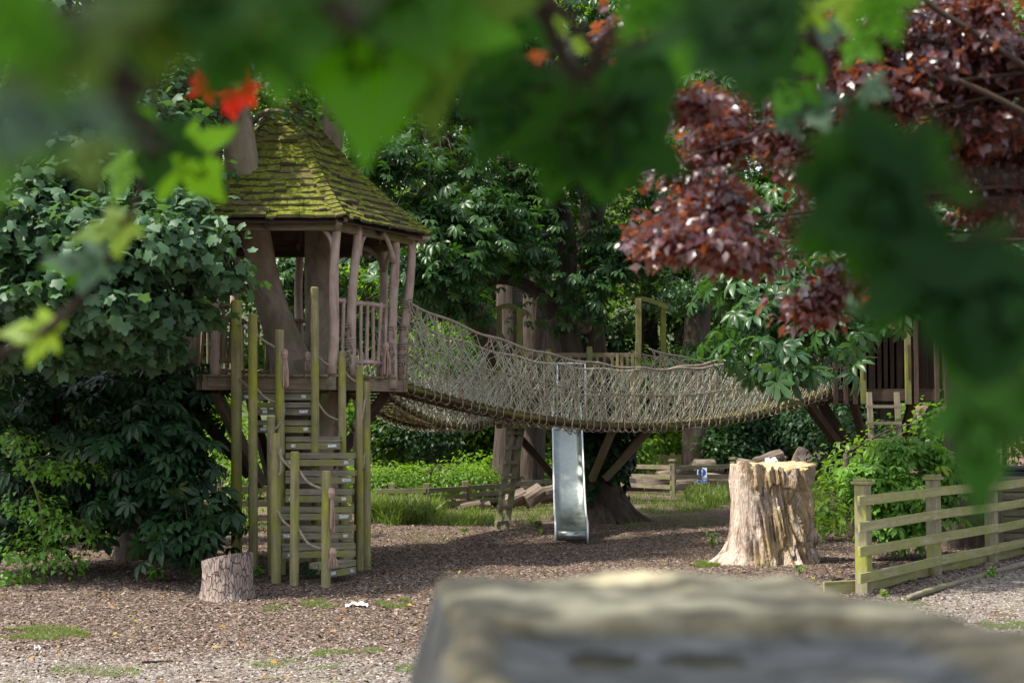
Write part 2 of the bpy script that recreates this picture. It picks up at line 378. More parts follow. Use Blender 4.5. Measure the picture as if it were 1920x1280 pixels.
for a in [(292,1092,.22,9,'leafy green weed on the chips between the sapling and the short grey stump',M['shrub'],.07),
          (585,1085,.20,10,'dark leafy weed between the two front posts of the staircase',M['syc'],.085),
          (690,1008+60,.14,6,'small green weed at the foot of the right hand staircase posts',M['shrub'],.05),
          (480,1082,.16,8,'low green weed growing left of the staircase posts',M['shrub'],.06),
          (362,1090,.24,6,'bright green weed tucked against the left side of the short stump',M['lime'],.06),
          (1335,1035,.28,8,'thin upright weed left of the big pale stump',M['mid'],.05),
          (1660,1125,.12,5,'little yellow green weed at the foot of the first ranch fence post',M['lime'],.05),
          (1860,1085,.16,6,'green weed under the right end of the ranch fence',M['shrub'],.06),
          (385,1105,.10,4,'tiny weed in front of the short stump',M['shrub'],.04),
          (1505,1010,.3,10,'green weed growing behind the right side of the big pale stump',M['lime'],.06),
          (1665,1040,.16,7,'yellow green weed behind the lower rails between the first two near fence posts',M['lime'],.06),
          (1725,1042,.18,8,'lime weed just left of the second near fence post',M['lime'],.06),
          (1800,1000,.34,12,'grey green bushy weed behind the near fence between second and third posts',M['syc'],.09),
          (1015,1003,.10,5,'tiny weed close to the left side of the slide foot',M['mid'],.05),
          (1500,1075,.10,5,'tiny green weed at the right foot of the big stump',M['shrub'],.05),
          (620,1068,.2,9,'dark weed under the lowest stair tread',M['syc'],.08),
          (870,1000,.12,6,'small weed on the chips left of the ladder',M['mid'],.05),
          (1010,990,.14,6,'small weed between the ladder and the slide',M['mid'],.05)]:
    weed(*a)
# ------------------------------------------------------------------ TREE HOUSE (left)
HC=V(-2.83,17.70,0)
def hexv(R,z,k): a=math.radians(60*k); return V(HC.x+R*math.cos(a),HC.y+R*math.sin(a),z)
th=thing('tree_house','hexagonal tree house with mossy shingle roof on rustic poles, left of the bridge','tree house',(HC.x,HC.y,0))
m,nt,b=newmat('mossy_shingle'); g=grain(nt); oc=objc(nt)
n1=noise_tex(nt,oc,2.3,6,.7,.4); n2=noise_tex(nt,oc,22,5,.7); n3=noise_tex(nt,g,14,4,.6)
mossc=mixc(nt,ramp(nt,n2,[(.35,(0,0,0)),(.65,(1,1,1))]),(.050,.060,.010),(.215,.235,.028))
c=mixc(nt,ramp(nt,n1,[(.46,(0,0,0)),(.62,(.85,.85,.85))]),mossc,mixc(nt,n3,(.05,.04,.022),(.17,.13,.07)))
nt.links.new(c,b.inputs['Base Color']); b.inputs['Roughness'].default_value=.95; b.inputs['Specular IOR Level'].default_value=.1
bump(nt,b,n2,.03); M['shingle']=m; M['shingle_edge']=wood('shadow_line_shingle_edge',(.022,.022,.008),(.075,.072,.025))  # lip colour darkened to paint the shadow line below each course
RE=1.80; ZE=4.0; ZT=5.78
def roofz(r): return ZE+(ZT-ZE)*(1-r)-.6*r*(1-r)*.9
def roofp(k,t,r,up=0):
    a=hexv(RE*r,0,k);b_=hexv(RE*r,0,k+1); p=a.lerp(b_,t); n=(a+b_)/2-HC; n.z=0
    n=n.normalized() if n.length>1e-5 else V(0,0,1)
    return V(p.x,p.y,roofz(r))+(n*.6+V(0,0,1)).normalized()*up
mb=MB(); NR=16
for k in range(6):
    for j in range(NR):
        r0=1-j/NR*.97; r1=max(.02,r0-1.75/NR*.97); L=RE*r0; ns=max(1,int(L/.17)); t=0
        edges=[0]+[min(.98,max(.02,(i+random.uniform(-.3,.3)+(j%2)*.5)/ns)) for i in range(1,ns)]+[1]; edges=sorted(edges)
        for a_,b_ in zip(edges[:-1],edges[1:]):
            jt=random.uniform(-.008,.008); l=.034+random.uniform(0,.018); th_=.020+random.uniform(0,.020)
            rr=r0+jt; e=.002
            q=[roofp(k,a_+e,rr,l),roofp(k,b_-e,rr,l+random.uniform(-.008,.012)),roofp(k,b_-e,r1,.004),roofp(k,a_+e,r1,.004)]
            q+= [p+V(0,0,th_) for p in q]
            off=random.random()*40
            mb.add(q,[(3,2,1,0),(4,5,6,7),(0,1,5,4),(1,2,6,5),(2,3,7,6),(3,0,4,7)],[(p.x+off,p.y,p.z) for p in q])
for k in range(6):   # hip tiles
    for j in range(24):
        r0=1.005-j/24*.98; r1=max(.015,r0-1.5/24)
        for sgn in (-1,1):
            d0=roofp(k,0,r0,.085); d1=roofp(k,0,r1,.06)
            kk=k if sgn>0 else k-1
            e0=roofp(kk,min(.5,.085/(RE*r0)) if sgn>0 else 1-min(.5,.085/(RE*r0)),r0,.055); e1=roofp(kk,min(.5,.085/(RE*r1)) if sgn>0 else 1-min(.5,.085/(RE*r1)),r1,.035)
            q=[d0,e0,e1,d1]; q+=[p+V(0,0,.024) for p in q]; off=random.random()*40
            mb.add(q,[(3,2,1,0),(4,5,6,7),(0,1,5,4),(1,2,6,5),(2,3,7,6),(3,0,4,7)],[(p.x+off,p.y,p.z) for p in q])
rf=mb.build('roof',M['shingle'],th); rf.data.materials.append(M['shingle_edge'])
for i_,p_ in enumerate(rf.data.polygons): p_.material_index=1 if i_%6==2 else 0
mb=MB()   # boarding and rafters below the shingles
for k in range(6):
    for j in range(12):
        r0=.985-j*.078; r1=r0-.074
        if r1<.03: break
        mb.add([roofp(k,0,r0,-.02),roofp(k,1,r0,-.02),roofp(k,1,r1,-.02),roofp(k,0,r1,-.02),roofp(k,0,r0,-.04),roofp(k,1,r0,-.04),roofp(k,1,r1,-.04),roofp(k,0,r1,-.04)],
               [(0,1,2,3),(7,6,5,4),(4,5,1,0),(5,6,2,1),(6,7,3,2),(7,4,0,3)])
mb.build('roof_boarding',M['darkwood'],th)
for k in range(6):
    mb=MB(); mb.bar(roofp(k,0,.99,-.09),roofp(k,0,.06,-.09),.06,.09); mb.build('rafter',M['deck'],th,.004)
    mb=MB(); mb.bar(roofp(k,.5,.97,-.09),roofp(k,.5,.1,-.09),.05,.08); mb.build('rafter',M['darkwood'],th,.004)
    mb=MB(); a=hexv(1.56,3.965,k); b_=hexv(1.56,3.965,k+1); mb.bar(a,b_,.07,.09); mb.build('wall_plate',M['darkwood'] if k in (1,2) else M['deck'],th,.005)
for px in (508,650,732): # rafter ends peeping out below the eaves
    pass
for (px,py,Y) in ((508,413,16.2),(649,411,16.25),(732,430,17.1),(804,446,17.66)):
    mb=MB(); p=P(px,py,Y); mb.bar(p,p+(HC+V(0,0,p.z)-p)*.3,.05,.05); mb.build('rafter_end',M['rustic'],th,.004)
# deck
DR=1.52; mb=MB(); x=HC.x-DR
while x<HC.x+DR-.02:
    xc=x+.07; d=abs(xc-HC.x); hy=math.sqrt(3)/2*DR if d<DR/2 else (DR-d)*math.sqrt(3)
    if hy>.06: mb.bar((xc,HC.y-hy-.03,2.245),(xc,HC.y+hy+.03,2.245),.132,.03)
    x+=.14
mb.build('deck',M['deck'],th,.003)
for k in range(6):
    mb=MB(); a=hexv(DR-.04,2.155,k);b_=hexv(DR-.04,2.155,k+1); e=(b_-a).normalized()*.06; mb.bar(a-e,b_+e,.06,.148); mb.build('deck_beam',M['deck'],th,.005)
for yy in (-.7,0,.7):
    mb=MB(); w=DR-abs(yy)*.6-.1; mb.bar((HC.x-w,HC.y+yy,2.15),(HC.x+w,HC.y+yy,2.15),.07,.13); mb.build('joist',M['darkwood'],th,.004)
for k in range(6):
    a=hexv(1.28,2.08,k+.5 if False else k); c=hexv(.42,.95+.1*(k%2),k)
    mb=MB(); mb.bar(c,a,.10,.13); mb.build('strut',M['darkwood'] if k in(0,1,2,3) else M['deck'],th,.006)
# posts
posts=[(622,700,632,418,16.42,1),(653,712,671,420,16.72,1),(735,728,741,430,17.45,1),(752,716,775,440,17.74,1),(716,715,720,440,18.5,1),(405,715,398,415,16.45,1),(347,705,336,430,17.7,1),(560,700,562,440,19.1,0),(440,700,442,440,19.1,0)]
for i,(bx,by,tx,ty,Y,br) in enumerate(posts):
    a=P(bx,by,Y);c=P(tx,ty-10,Y); r=.057 if i!=6 else .05
    pts=[a.lerp(c,t)+V(.012*math.sin(t*7+i),.01*math.cos(t*5+i),0) for t in [j/9 for j in range(10)]]
    mb=MB(); mb.tube(pts,[r*(1.08-.2*j/9) for j in range(10)],12,jit=.12); mb.build('post',M['rustic'],th,smooth=True)
def arch(p0,p1,p2,w=.05):
    mb=MB(); pts=[(Vector(p0)*(1-t)**2+Vector(p1)*2*t*(1-t)+Vector(p2)*t*t) for t in [i/8 for i in range(9)]]
    mb.tube(pts,[w*.9,w*.75,w*.65,w*.6,w*.6,w*.6,w*.65,w*.75,w*.9],8); mb.build('arched_brace',M['rustic'],th,smooth=True)
arch(P(626,468,16.42),P(622,430,16.42),P(575,411,16.42)); arch(P(672,480,16.75),P(676,440,16.85),P(700,424,17.0)); arch(P(737,490,17.4),P(730,440,17.2),P(705,424,17.0))
arch(P(718,510,18.5),P(714,475,18.5),P(684,464,18.6)); arch(P(719,510,18.5),P(728,480,18.3),P(738,462,18.1)); arch(P(773,475,17.74),P(768,450,17.7),P(762,443,17.6)); arch(P(402,440,16.45),P(410,425,16.45),P(450,411,16.45))
# railings: (start, end, balusters, style)
def railing(a,b_,n,z0,z1,mat,w=.045,par=th,rustic=True,top=True):
    a=Vector(a);b_=Vector(b_)
    if top:
        for z in (z1,z0):
            mb=MB(); mb.tube([V(a.x,a.y,z),V((a.x+b_.x)/2,(a.y+b_.y)/2,z+.01),V(b_.x,b_.y,z)],.028 if rustic else .022,8); mb.build('rail',mat,par,smooth=True)
    for i in range(n):
        t=(i+.5)/n; p=a.lerp(b_,t); j=random.uniform(-.02,.02)
        mb=MB()
        if rustic: mb.tube([V(p.x+j,p.y,z0-.03),V(p.x,p.y,(z0+z1)/2),V(p.x-j,p.y,z1+.04)],[w*.55,w*.45,w*.5],7,jit=.2)
        else: mb.bar(V(p.x,p.y,z0-.05),V(p.x+j*.2,p.y,z1+.04+j),w,.02,up=(b_-a).cross(V(0,0,1)))
        mb.build('baluster',mat,par)
H=lambda k,R=1.46: hexv(R,0,k)
railing(P(640,700,16.75)*V(1,1,0).x if False else P(658,700,16.8),P(728,700,17.4),6,2.42,3.12,M['rustic'])
railing(H(-3+.02),H(-2).lerp(H(-3),.12),17,2.36,3.02,M['deck'],.07,rustic=False)
railing(H(3),H(2),13,2.38,3.05,M['deck']); railing(H(2),H(1),13,2.38,3.05,M['deck']); railing(P(625,700,16.45),P(648,700,16.7),2,2.42,3.12,M['rustic'])
railing(P(410,700,16.45),P(440,700,16.45),2,2.42,3.05,M['deck'])
# rope lashings round the posts
def lashing(px,py,Y,n,r=.07,h=.10,axis=(.08,0,1)):
    mb=MB(); c=P(px,py,Y); pts=[]
    for i in range(n*12+1):
        a=i/12*2*math.pi; pts.append(c+V(r*math.cos(a),r*math.sin(a),-h/2+h*i/(n*12)))
    mb.tube(pts,.013,6); mb.tube([c+V(.03,-r-.005,.02),c+V(.05,-r-.02,-.05),c+V(.04,-r-.01,-.12)],.011,5)
    mb.build('rope_lashing',M['rope'],th,smooth=True)
for (px,py,Y,n) in ((655,645,16.72,4),(653,612,16.72,2),(652,664,16.72,2),(651,682,16.72,3),(733,616,17.45,2),(733,650,17.45,3),(733,668,17.45,2),(733,683,17.45,2),(758,615,17.74,2),(756,650,17.74,3),(754,668,17.74,2),(752,683,17.74,2),(762,570,17.74,4)):
    lashing(px,py,Y,n,h=.03*n)
def tassel(par,px,py,Y,L,r=.045,mat=None,n=26):
    mb=MB(); c=P(px,py,Y)
    mb.tube([c+V(0,0,.05),c+V(0,-.01,0),c+V(0,-.005,-.05)],[.03,.042,.03],8)
    for i in range(n):
        a=random.random()*6.28; q=r*math.sqrt(random.random())
        mb.tube([c+V(.4*q*math.cos(a),.4*q*math.sin(a),-.03),c+V(q*math.cos(a),q*math.sin(a),-L*.5),c+V(q*1.1*math.cos(a)+random.uniform(-.01,.01),q*math.sin(a),-L*random.uniform(.8,1))],.0075,4)
    mb.build('rope_tassel',mat or M['tassel'],par)
tassel(th,724,650,17.3,.36,.06); tassel(th,718,665,17.35,.25,.05); tassel(th,577,668,16.6,.18,.035); tassel(th,448,615,16.6,.2,.03)
# ------------------------------------------------------------------ STAIRCASE
st=thing('rope_rail_staircase','winding staircase with green poles and rope rails in front of the mossy roofed house','staircase',tuple(G(600,1085))[:2]+(0,))
poles=[(443,565,444,1074,.062),(474,590,475,1078,.052),(524,620,527,1076,.052),(508,782,510,1078,.048),(517,814,518,1092,.052),(553,848,552,1096,.049),(612,884,611,1100,.050),
       (590,540,592,1074,.047),(641,660,643,1071,.046),(674,687,675,1069,.044),(687,718,688,1068,.047),(672,750,671,1066,.045)]
for i,(tx,ty,bx,by,r) in enumerate(poles):
    g=G(bx,by); t=P(tx,ty,g.y); mb=MB(); g=V(g.x,g.y,-.12)
    pts=[g.lerp(t,j/10) for j in range(11)]+[t+V(0,0,.012)]
    mb.tube(pts,[r*(1.03-.05*j/10) for j in range(11)]+[r*.8],16,jit=.05); mb.build('pole',M['pole'],st,smooth=False)
treads=[(615,668,1060,1052,.19,15.35),(528,667,1030,1016,.40,15.55),(525,663,989,989,.60,15.75),(525,660,953,953,.79,15.85),(535,660,920,920,.98,15.9),(535,665,885,885,1.17,16.0),(535,664,852,852,1.36,16.1),(535,638,822,820,1.55,16.25),(482,588,790,790,1.74,16.3),(482,584,757,757,1.93,16.35),(452,584,731,727,2.10,16.4)]
m,nt,b=newmat('white_plate'); n=noise_tex(nt,objc(nt),60,3,.6); nt.links.new(ramp(nt,n,[(.4,(.30,.32,.34)),(.6,(.68,.70,.72))]),b.inputs['Base Color']); b.inputs['Roughness'].default_value=.45; M['plate']=m
for i,(x0,x1,y0,y1,z,Y) in enumerate(treads):
    a=P(x0,y0,Y+(.22 if i<2 else 0)*-1*(1 if i==0 else .6));b_=P(x1,y1,Y+(.25 if i==0 else .12 if i==1 else 0)); zt=(a.z+b_.z)/2; a.z=b_.z=zt
    n=V(0,0,1).cross((b_-a).normalized()); n=n if n.y>0 else -n
    mb=MB()
    for q in range(2): mb.bar(a+n*(.06+.125*q)-V(0,0,.014),b_+n*(.06+.125*q)-V(0,0,.014),.118,.062)
    tr=mb.build('tread',M['tread'],st,.004)
    mb=MB(); mb.bar(a-V(0,0,.092)+n*.02,b_-V(0,0,.092)+n*.02,.035,.072); mb.build('riser',M['tread'],tr,.004)
    for side in ((0,) if i in (1,) else (1,) if i in (3,) else (0,1)):
        u=(b_-a).normalized(); c=(a+u*.09 if side==0 else b_-u*.09)-V(0,0,.088)+n*-.002
        wd=.05 if (i+side)%2 else .10
        mb=MB(); mb.bar(c-u*wd/2,c+u*wd/2,.006,.035); mb.build('metal_plate',M['plate'],tr,.001)
def srope(pts,Y0,Y1,sag=0,r=.0135,mat='rope',par=st):
    n=len(pts); ps=[P(x,y,lerp(Y0,Y1,i/(n-1))) for i,(x,y) in enumerate(pts)]
    mb=MB(); sp=smooth_path(ps,5); mb.tube(sp,r,7); mb.build('rope_rail',M[mat],par,smooth=True)
Yp=[G(p[2],p[3]).y for p in poles]
srope([(442,607),(455,612),(466,623)],Yp[0],Yp[1]); srope([(479,626),(497,640),(518,652)],Yp[1],Yp[2]); srope([(443,706),(455,716),(467,726)],Yp[0],Yp[1]); srope([(480,727),(498,746),(518,754)],Yp[1],Yp[2])
srope([(594,666),(612,682),(636,689)],Yp[7],Yp[8]); srope([(643,689),(654,706),(668,716)],Yp[8],Yp[9]); srope([(596,755),(613,777),(636,788)],Yp[7],Yp[8]); srope([(645,788),(653,804),(666,815)],Yp[8],Yp[11])
srope([(532,756),(531,780),(520,800),(509,808)],Yp[2],Yp[3]); srope([(508,808),(507,830),(508,850)],Yp[3]-.08,Yp[3]-.08)
srope([(522,846),(532,864),(546,878)],Yp[4]-.03,Yp[5]); srope([(562,882),(578,904),(604,916)],Yp[5],Yp[6]); srope([(520,955),(531,976),(546,988)],Yp[4]-.03,Yp[5]); srope([(560,991),(578,1018),(604,1029)],Yp[5],Yp[6])
srope([(684,748),(682,766),(678,790)],Yp[10]-.06,Yp[10]-.08); srope([(684,850),(682,866),(679,880)],Yp[10]-.06,Yp[10]-.08); srope([(526,840),(527,880),(523,890)],Yp[4]-.07,Yp[4]-.07)
tassel(st,621,924,Yp[6]-.02,.42,.035); tassel(st,624,1036,Yp[6]-.02,.16,.05); tassel(st,534,664,Yp[2]-.02,.38,.04); tassel(st,668,795,Yp[11]-.08,.36,.03); tassel(st,666,893,Yp[11]-.08,.36,.028)
# ------------------------------------------------------------------ ROPE BRIDGES
def bridge(name,label,A,B,sag,width,h0,hm,h1,par_kw,deckmat,sp=.090,rr=.0040,sides=(0,1),deckT=.06,hooks=True,nt_mat='net'):
    A=Vector(A);B=Vector(B); d=(B-A); L=d.length; u=Vector((d.x,d.y,0)).normalized(); w=Vector((-u.y,u.x,0))
    t_=thing(name,label,'rope bridge',((A.x+B.x)/2,(A.y+B.y)/2,0),**par_kw)
    def c(t): p=A.lerp(B,t); p.z-=sag*4*t*(1-t); return p
    def hh(t): return (h0*(1-t)+h1*t)*(1-4*t*(1-t))+hm*4*t*(1-t)
    def pt(side,t,v,wob=1):
        s_=(-1 if side==0 else 1); p=c(t)+w*s_*width*(.5+.10*v)+V(0,0,hh(t)*v)
        bul=wob*.05*noise.noise(Vector((t*L*1.4,v*2+side*7,1)))
        return p+w*bul+V(0,0,-.015*math.sin(t*L*2*math.pi/.9)*v*v)
    n=40
    mb=MB()
    ns=int(L/.13)
    for i in range(ns):
        t=(i+.5)/ns; p=c(t); mb.bar(p-w*width*.5,p+w*width*.5,.105,.028,up=(0,0,1))
    mb.build('deck_slats',deckmat,t_)
    for s_ in (-1,1):
        mb=MB(); mb.tube([c(i/n)+w*s_*width*.47-V(0,0,deckT*.5+.015) for i in range(n+1)],deckT*.5,8,jit=.1); mb.build('bearer',deckmat,t_,smooth=True)
    for side in sides:
        for v,r in ((1,.017),(.52,.010)):
            mb=MB(); pts=[pt(side,i/60,v) for i in range(61)]
            mb.tube(pts,[r*(1+.25*math.sin(i*2.3)*(i%3==0)) for i in range(61)],7); mb.build('hand_rope' if v==1 else 'mid_rope',M['rope'],t_,smooth=True)
        mb=MB(); K=int(L/sp)
        for fam in (1,-1):
            for i in range(-20,K+20):
                o=i*sp+random.uniform(-.3,.3)*sp; slope=fam*random.uniform(.55,1.25); pts=[]
                for j in range(10):
                    v=j/9; x=(o+slope*v*.8+.03*noise.noise(Vector((i*3.1,v*5,fam))))/L
                    if 0<=x<=1: pts.append(pt(side,x,v)+w*random.uniform(-.012,.012)+V(0,0,random.uniform(-.026,.026))+(B-A).normalized()*random.uniform(-.022,.022))
                if len(pts)>2: mb.tube(pts,rr*(.85 if fam>0 else 1.2),4,caps=False)
        for i in range(int(L/.42*1.2)):     # loose second net layer
            x0=random.random(); x1=x0+random.uniform(-.05,.05); v0=random.random()*.9; pts=[]
            for j in range(5):
                q=j/4; x=min(1,max(0,lerp(x0,x1,q))); pts.append(pt(side,x,min(1,v0+.35*q-.15*math.sin(q*3.1)))-w*(.02 if side==0 else -.02))
            mb.tube(pts,rr,4,caps=False)
        mb.build('net',M[nt_mat],t_)
        if hooks:
            mb=MB(); K=int(L/.155); s_=-1 if side==0 else 1
            for i in range(K):
                t=(i+.5+random.uniform(-.25,.25))/K; dv=random.uniform(-.01,.01)
                top=random.choice([1,1,.52]); pts=[pt(side,min(1,max(0,t+dv*(1-v_))),v_)+w*s_*.012 for v_ in (top,.75*top,.5*top,.25*top,.08)]
                e=c(t)+w*s_*width*.5; pts+=[e+w*s_*.03-V(0,0,.03),e+w*s_*.02-V(0,0,.10),e-w*s_*.06-V(0,0,.125),e-w*s_*.14-V(0,0,.06)]
                mb.tube(smooth_path(pts,3),.0085,5,caps=False)
            mb.build('lacing',M['rope'],t_,smooth=True)
    return c,pt
perp=V(-.69,.73,0)*.31
bridge('rope_bridge','long sagging rope net bridge in front, from the mossy roofed tree house rightwards',P(764,718,17.72)+perp,P(1562,728,24.0)+perp,.55,.62,.99,.80,.95,{},M['bridgewood'])
bridge('rope_bridge','short net bridge behind and below the left end of the long front bridge',(-2.0,19.4,2.15),P(948,752,23.6),.42,.6,.7,.62,.7,{},M['bridgewood'],sp=.085,rr=.007,nt_mat='net')
bridge('rope_bridge','rear rope net bridge from the middle platform, seen just above the front bridge',P(1200,738,23.9),P(1580,728,25.2),.30,.6,.74,.72,.95,{},M['bridgewood'],sp=.10)
srope([(1045,790),(1062,815),(1072,798),(1085,818),(1095,800)],19.6,19.6,par=None) if False else None
#==PART3==
# ------------------------------------------------------------------ MIDDLE PLATFORM
MC=V(1.15,24.1,0); mp_=thing('tree_platform','green octagonal timber platform with two arched gateways round the middle tree, behind the net bridge','platform',(MC.x,MC.y,0))
def octv(R,z,k): a=math.radians(45*k+22.5); return V(MC.x+R*math.cos(a),MC.y+R*math.sin(a),z)
ZM=1.80; R8=1.5
mb=MB(); x=-R8
while x<R8-.05:
    xc=x+.07; hy=min(R8*.924,R8*1.306-abs(xc))
    if hy>.05: mb.bar((MC.x+xc,MC.y-hy,ZM-.015),(MC.x+xc,MC.y+hy,ZM-.015),.13,.03)
    x+=.14
mb.build('deck',M['deck'],mp_)
for k in range(8):
    mb=MB(); mb.bar(octv(R8,ZM-.11,k),octv(R8,ZM-.11,k+1),.05,.15); mb.build('deck_beam',M['deck'],mp_,.004)
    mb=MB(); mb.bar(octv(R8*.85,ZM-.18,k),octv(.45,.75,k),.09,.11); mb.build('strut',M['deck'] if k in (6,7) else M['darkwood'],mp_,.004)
def mpost(px,top,Y,r=.06,bz=ZM-.2,mat='oldpole'):
    t=P(px,top,Y); mb=MB(); mb.bar(V(t.x,t.y,bz),t,r*1.9,r*1.9,up=(0,1,0)); mb.build('post',M[mat],mp_,.006)
for px,top,Y in ((936,578,23.3),(974,578,23.2),(966,655,22.9),(983,653,22.9),(1028,655,22.7),(1105,650,22.65),(1197,560,23.2),(1243,566,24.0),(1196,640,23.1)): mpost(px,top,Y,.048)
for pts,Y in ((((926,582),(944,574),(966,577),(988,588)),23.25),(((1190,562),(1208,561),(1228,567),(1252,577)),23.6)):
    ps=smooth_path([P(x,y,Y) for x,y in pts],4); mb=MB()
    for a,b_ in zip(ps[:-1],ps[1:]): mb.bar(a-(b_-a)*.05,b_,.05,.075)
    mb.build('arched_crossbar',M['oldpole'],mp_)
for pxa,pxb,y in ((990,1196,666),(990,1196,742)):
    mb=MB(); mb.bar(P(pxa,y,22.75),P(pxb,y,22.95),.05,.075); mb.build('rail',M['deck'],mp_,.004)
for i,px in enumerate([1120,1134,1148,1158,1166,1176,1186]+[1003,1016,1040,1055,1070,1086]):
    mb=MB(); a=P(px,664+random.uniform(-2,4),22.8); mb.bar(a,V(a.x+random.uniform(-.02,.02),a.y,ZM),.045,.025,up=(0,1,0)); mb.build('baluster',M['deck'],mp_,.003)
for k in (0,1,2,3): 
    mb=MB(); mb.bar(octv(R8-.05,ZM+.85,k),octv(R8-.05,ZM+.85,k+1),.05,.075); mb.build('rail',M['deck'],mp_,.003)
# slide
m,nt,b=newmat('brushed_steel'); n=noise_tex(nt,objc(nt),1,5,.6,0,(40,3,3)); n2=noise_tex(nt,objc(nt),6,5,.7)
nt.links.new(ramp(nt,n2,[(.3,(.24,.28,.26)),(.7,(.38,.42,.40))]),b.inputs['Base Color']); b.inputs['Metallic'].default_value=.9
nt.links.new(ramp(nt,n2,[(.3,(.24,)*3),(.75,(.46,)*3)]),b.inputs['Roughness']); bump(nt,b,n,.0006); M['steel']=m
m,nt,b=newmat('galvanised_tube'); b.inputs['Base Color'].default_value=(.72,.75,.76,1); b.inputs['Metallic'].default_value=.3; b.inputs['Roughness'].default_value=.4; M['galv']=m
sl=thing('slide','shiny steel playground slide coming down to the wood chips from the middle platform','slide',(1.58*1.0/2+.05,20.3,0))
prof=[(22.75,1.84),(22.45,1.80),(22.2,1.66),(21.9,1.40),(21.5,1.02),(21.15,.70),(20.9,.48),(20.7,.35),(20.5,.26),(20.3,.21),(20.08,.19)]
prof=[(p.y,p.z) for p in smooth_path([V(0,y,z) for y,z in prof],4)]
xc=(1071-960)/133.3+.0; W=.225
def sx_(y): return xc+(y-20)*.010
mb=MB(); vs=[];cs=[-1,-.97,-.9,-.5,0,.5,.9,.97,1]; hs=[.13,.05,.008,0,-.006,0,.008,.05,.13]
for y,z in prof:
    for c_,h_ in zip(cs,hs): vs.append((sx_(y)+W*c_,y,z+h_))
k=len(cs); mb.add(vs,[(i*k+j,i*k+j+1,(i+1)*k+j+1,(i+1)*k+j) for i in range(len(prof)-1) for j in range(k-1)])
mb.build('chute',M['steel'],sl,smooth=True)
mb=MB(); mb.tube([(xc-W-.01,20.05,.125),(xc+W+.01,20.05,.125)],.075,20); mb.build('end_roll',M['steel'],sl,smooth=True)
for s_ in (-1,1):
    mb=MB(); mb.tube([V(sx_(y)+s_*W,y,z+.135) for y,z in prof]+[V(xc+s_*W,20.0,.27),V(xc+s_*W,19.97,.12),V(xc+s_*W,20.02,.02)],.014,8); mb.build('side_rim',M['galv'],sl,smooth=True)
    mb=MB(); mb.tube([(xc+s_*W*.9,20.6,.26),(xc+s_*W*.9,20.6,-.1)],.02,8); mb.build('leg',M['steel'],sl,smooth=True)
    mb=MB(); a=P(1045 if s_<0 else 1097,681,22.6); mb.tube([a,V(a.x,a.y,1.8)],.014,8); mb.build('hand_post',M['galv'],sl,smooth=True)
mb=MB(); mb.tube([P(1044,681,22.6),P(1098,681,22.6)],.016,8); mb.build('top_bar',M['galv'],sl,smooth=True)
mb=MB(); a=(V(xc-.2,22.7,1.9));
for q in range(4): mb.bar((xc-.2+q*.13,22.62,1.82),(xc-.2+q*.13,22.62,1.9),.02,.02)
# black loops hanging under the bridge above the slide
mb=MB(); mb.tube(smooth_path([P(x,y,19.4) for x,y in ((1045,800),(1056,801),(1063,808),(1070,814),(1071,803),(1068,800),(1072,806),(1080,812),(1088,804),(1086,798))],4),.009,6)
tag(mb.build('rope_loops',M['bridgewood'],None,smooth=True),'dark rope loops dangling under the net bridge in front of the slide','rope')
# ladder to the middle platform
ld=thing('ladder','old leaning timber ladder with seven rungs, left of the slide','ladder',tuple(G(938,993))[:2]+(0,))
A0,A1=G(931,994),P(965,786,23.0); B0,B1=G(948,992),P(978,786,23.15)
A1=P(962,792,23.0);B1=P(980,792,23.1)
A0.x-=.0; 
for a,b_ in ((A0,A1),(B0,B1)):
    mb=MB(); mb.bar(a-V(0,0,.05),b_,.055,.10,up=(1,0,0)); mb.build('stile',M['farfence'],ld,.004)
for i in range(7):
    t=(.5+i)/7.2; mb=MB(); a=A0.lerp(A1,t);b_=B0.lerp(B1,t); u=(b_-a).normalized()*.05; mb.bar(a-u-V(0,.04,0),b_+u*.3-V(0,.04,0),.06,.055); mb.build('rung',M['farfence'],ld,.004)
# ------------------------------------------------------------------ DARK TREE HOUSE (right)
RC=V(6.75,25.3,0)
rh=thing('tree_house','dark brown raised tree house on slanting struts at the right end of the net bridge','tree house',(RC.x,RC.y,0))
def rp(px,py,Y): return P(px,py,Y)
mb=MB(); xa=P(1560,733,24).x; xb=P(1775,733,24).x
n=int((xb-xa)/.14)
for i in range(n): mb.bar((xa+.07+i*.14,24.0,2.245),(xa+.07+i*.14,26.6,2.245),.132,.03)
mb.build('deck',M['darkwood'],rh)
for a,b_ in (((xa,24.02),(xb,24.02)),((xa,26.6),(xb,26.6)),((xa,24.02),(xa,26.6)),((xb,24.02),(xb,26.6))):
    mb=MB(); mb.bar((a[0],a[1],2.14),(b_[0],b_[1],2.14),.06,.17); mb.build('deck_beam',M['darkwood'],rh,.005)
for px in (1565,1584,1602,1617,1701,1716,1755,1772):
    a=P(px,744,24.0); big=px in(1617,1701)
    mb=MB(); mb.bar(V(a.x,23.93,2.0),V(a.x,23.93,2.25+(2.0 if px not in (1565,1584) else .9)),.10 if big else .075,.06,up=(0,1,0)); p=mb.build('post',M['oldpole'] if big else M['darkwood'],rh,.005)
    if big:
        mb=MB(); mb.bar(V(a.x+.012,23.89,2.42),V(a.x+.012,23.89,3.0),.03,.02,up=(0,1,0)); mb.build('slot',M['black'] if 'black' in M else M['darkwood'],p)
for px in (1640,1652,1664,1676,1688): 
    a=P(px,730,24.9); mb=MB(); mb.bar(V(a.x,25.0,2.26),V(a.x,25.0,4.3),.15,.02,up=(0,1,0)); mb.build('wall_board',M['darkwood'],rh)
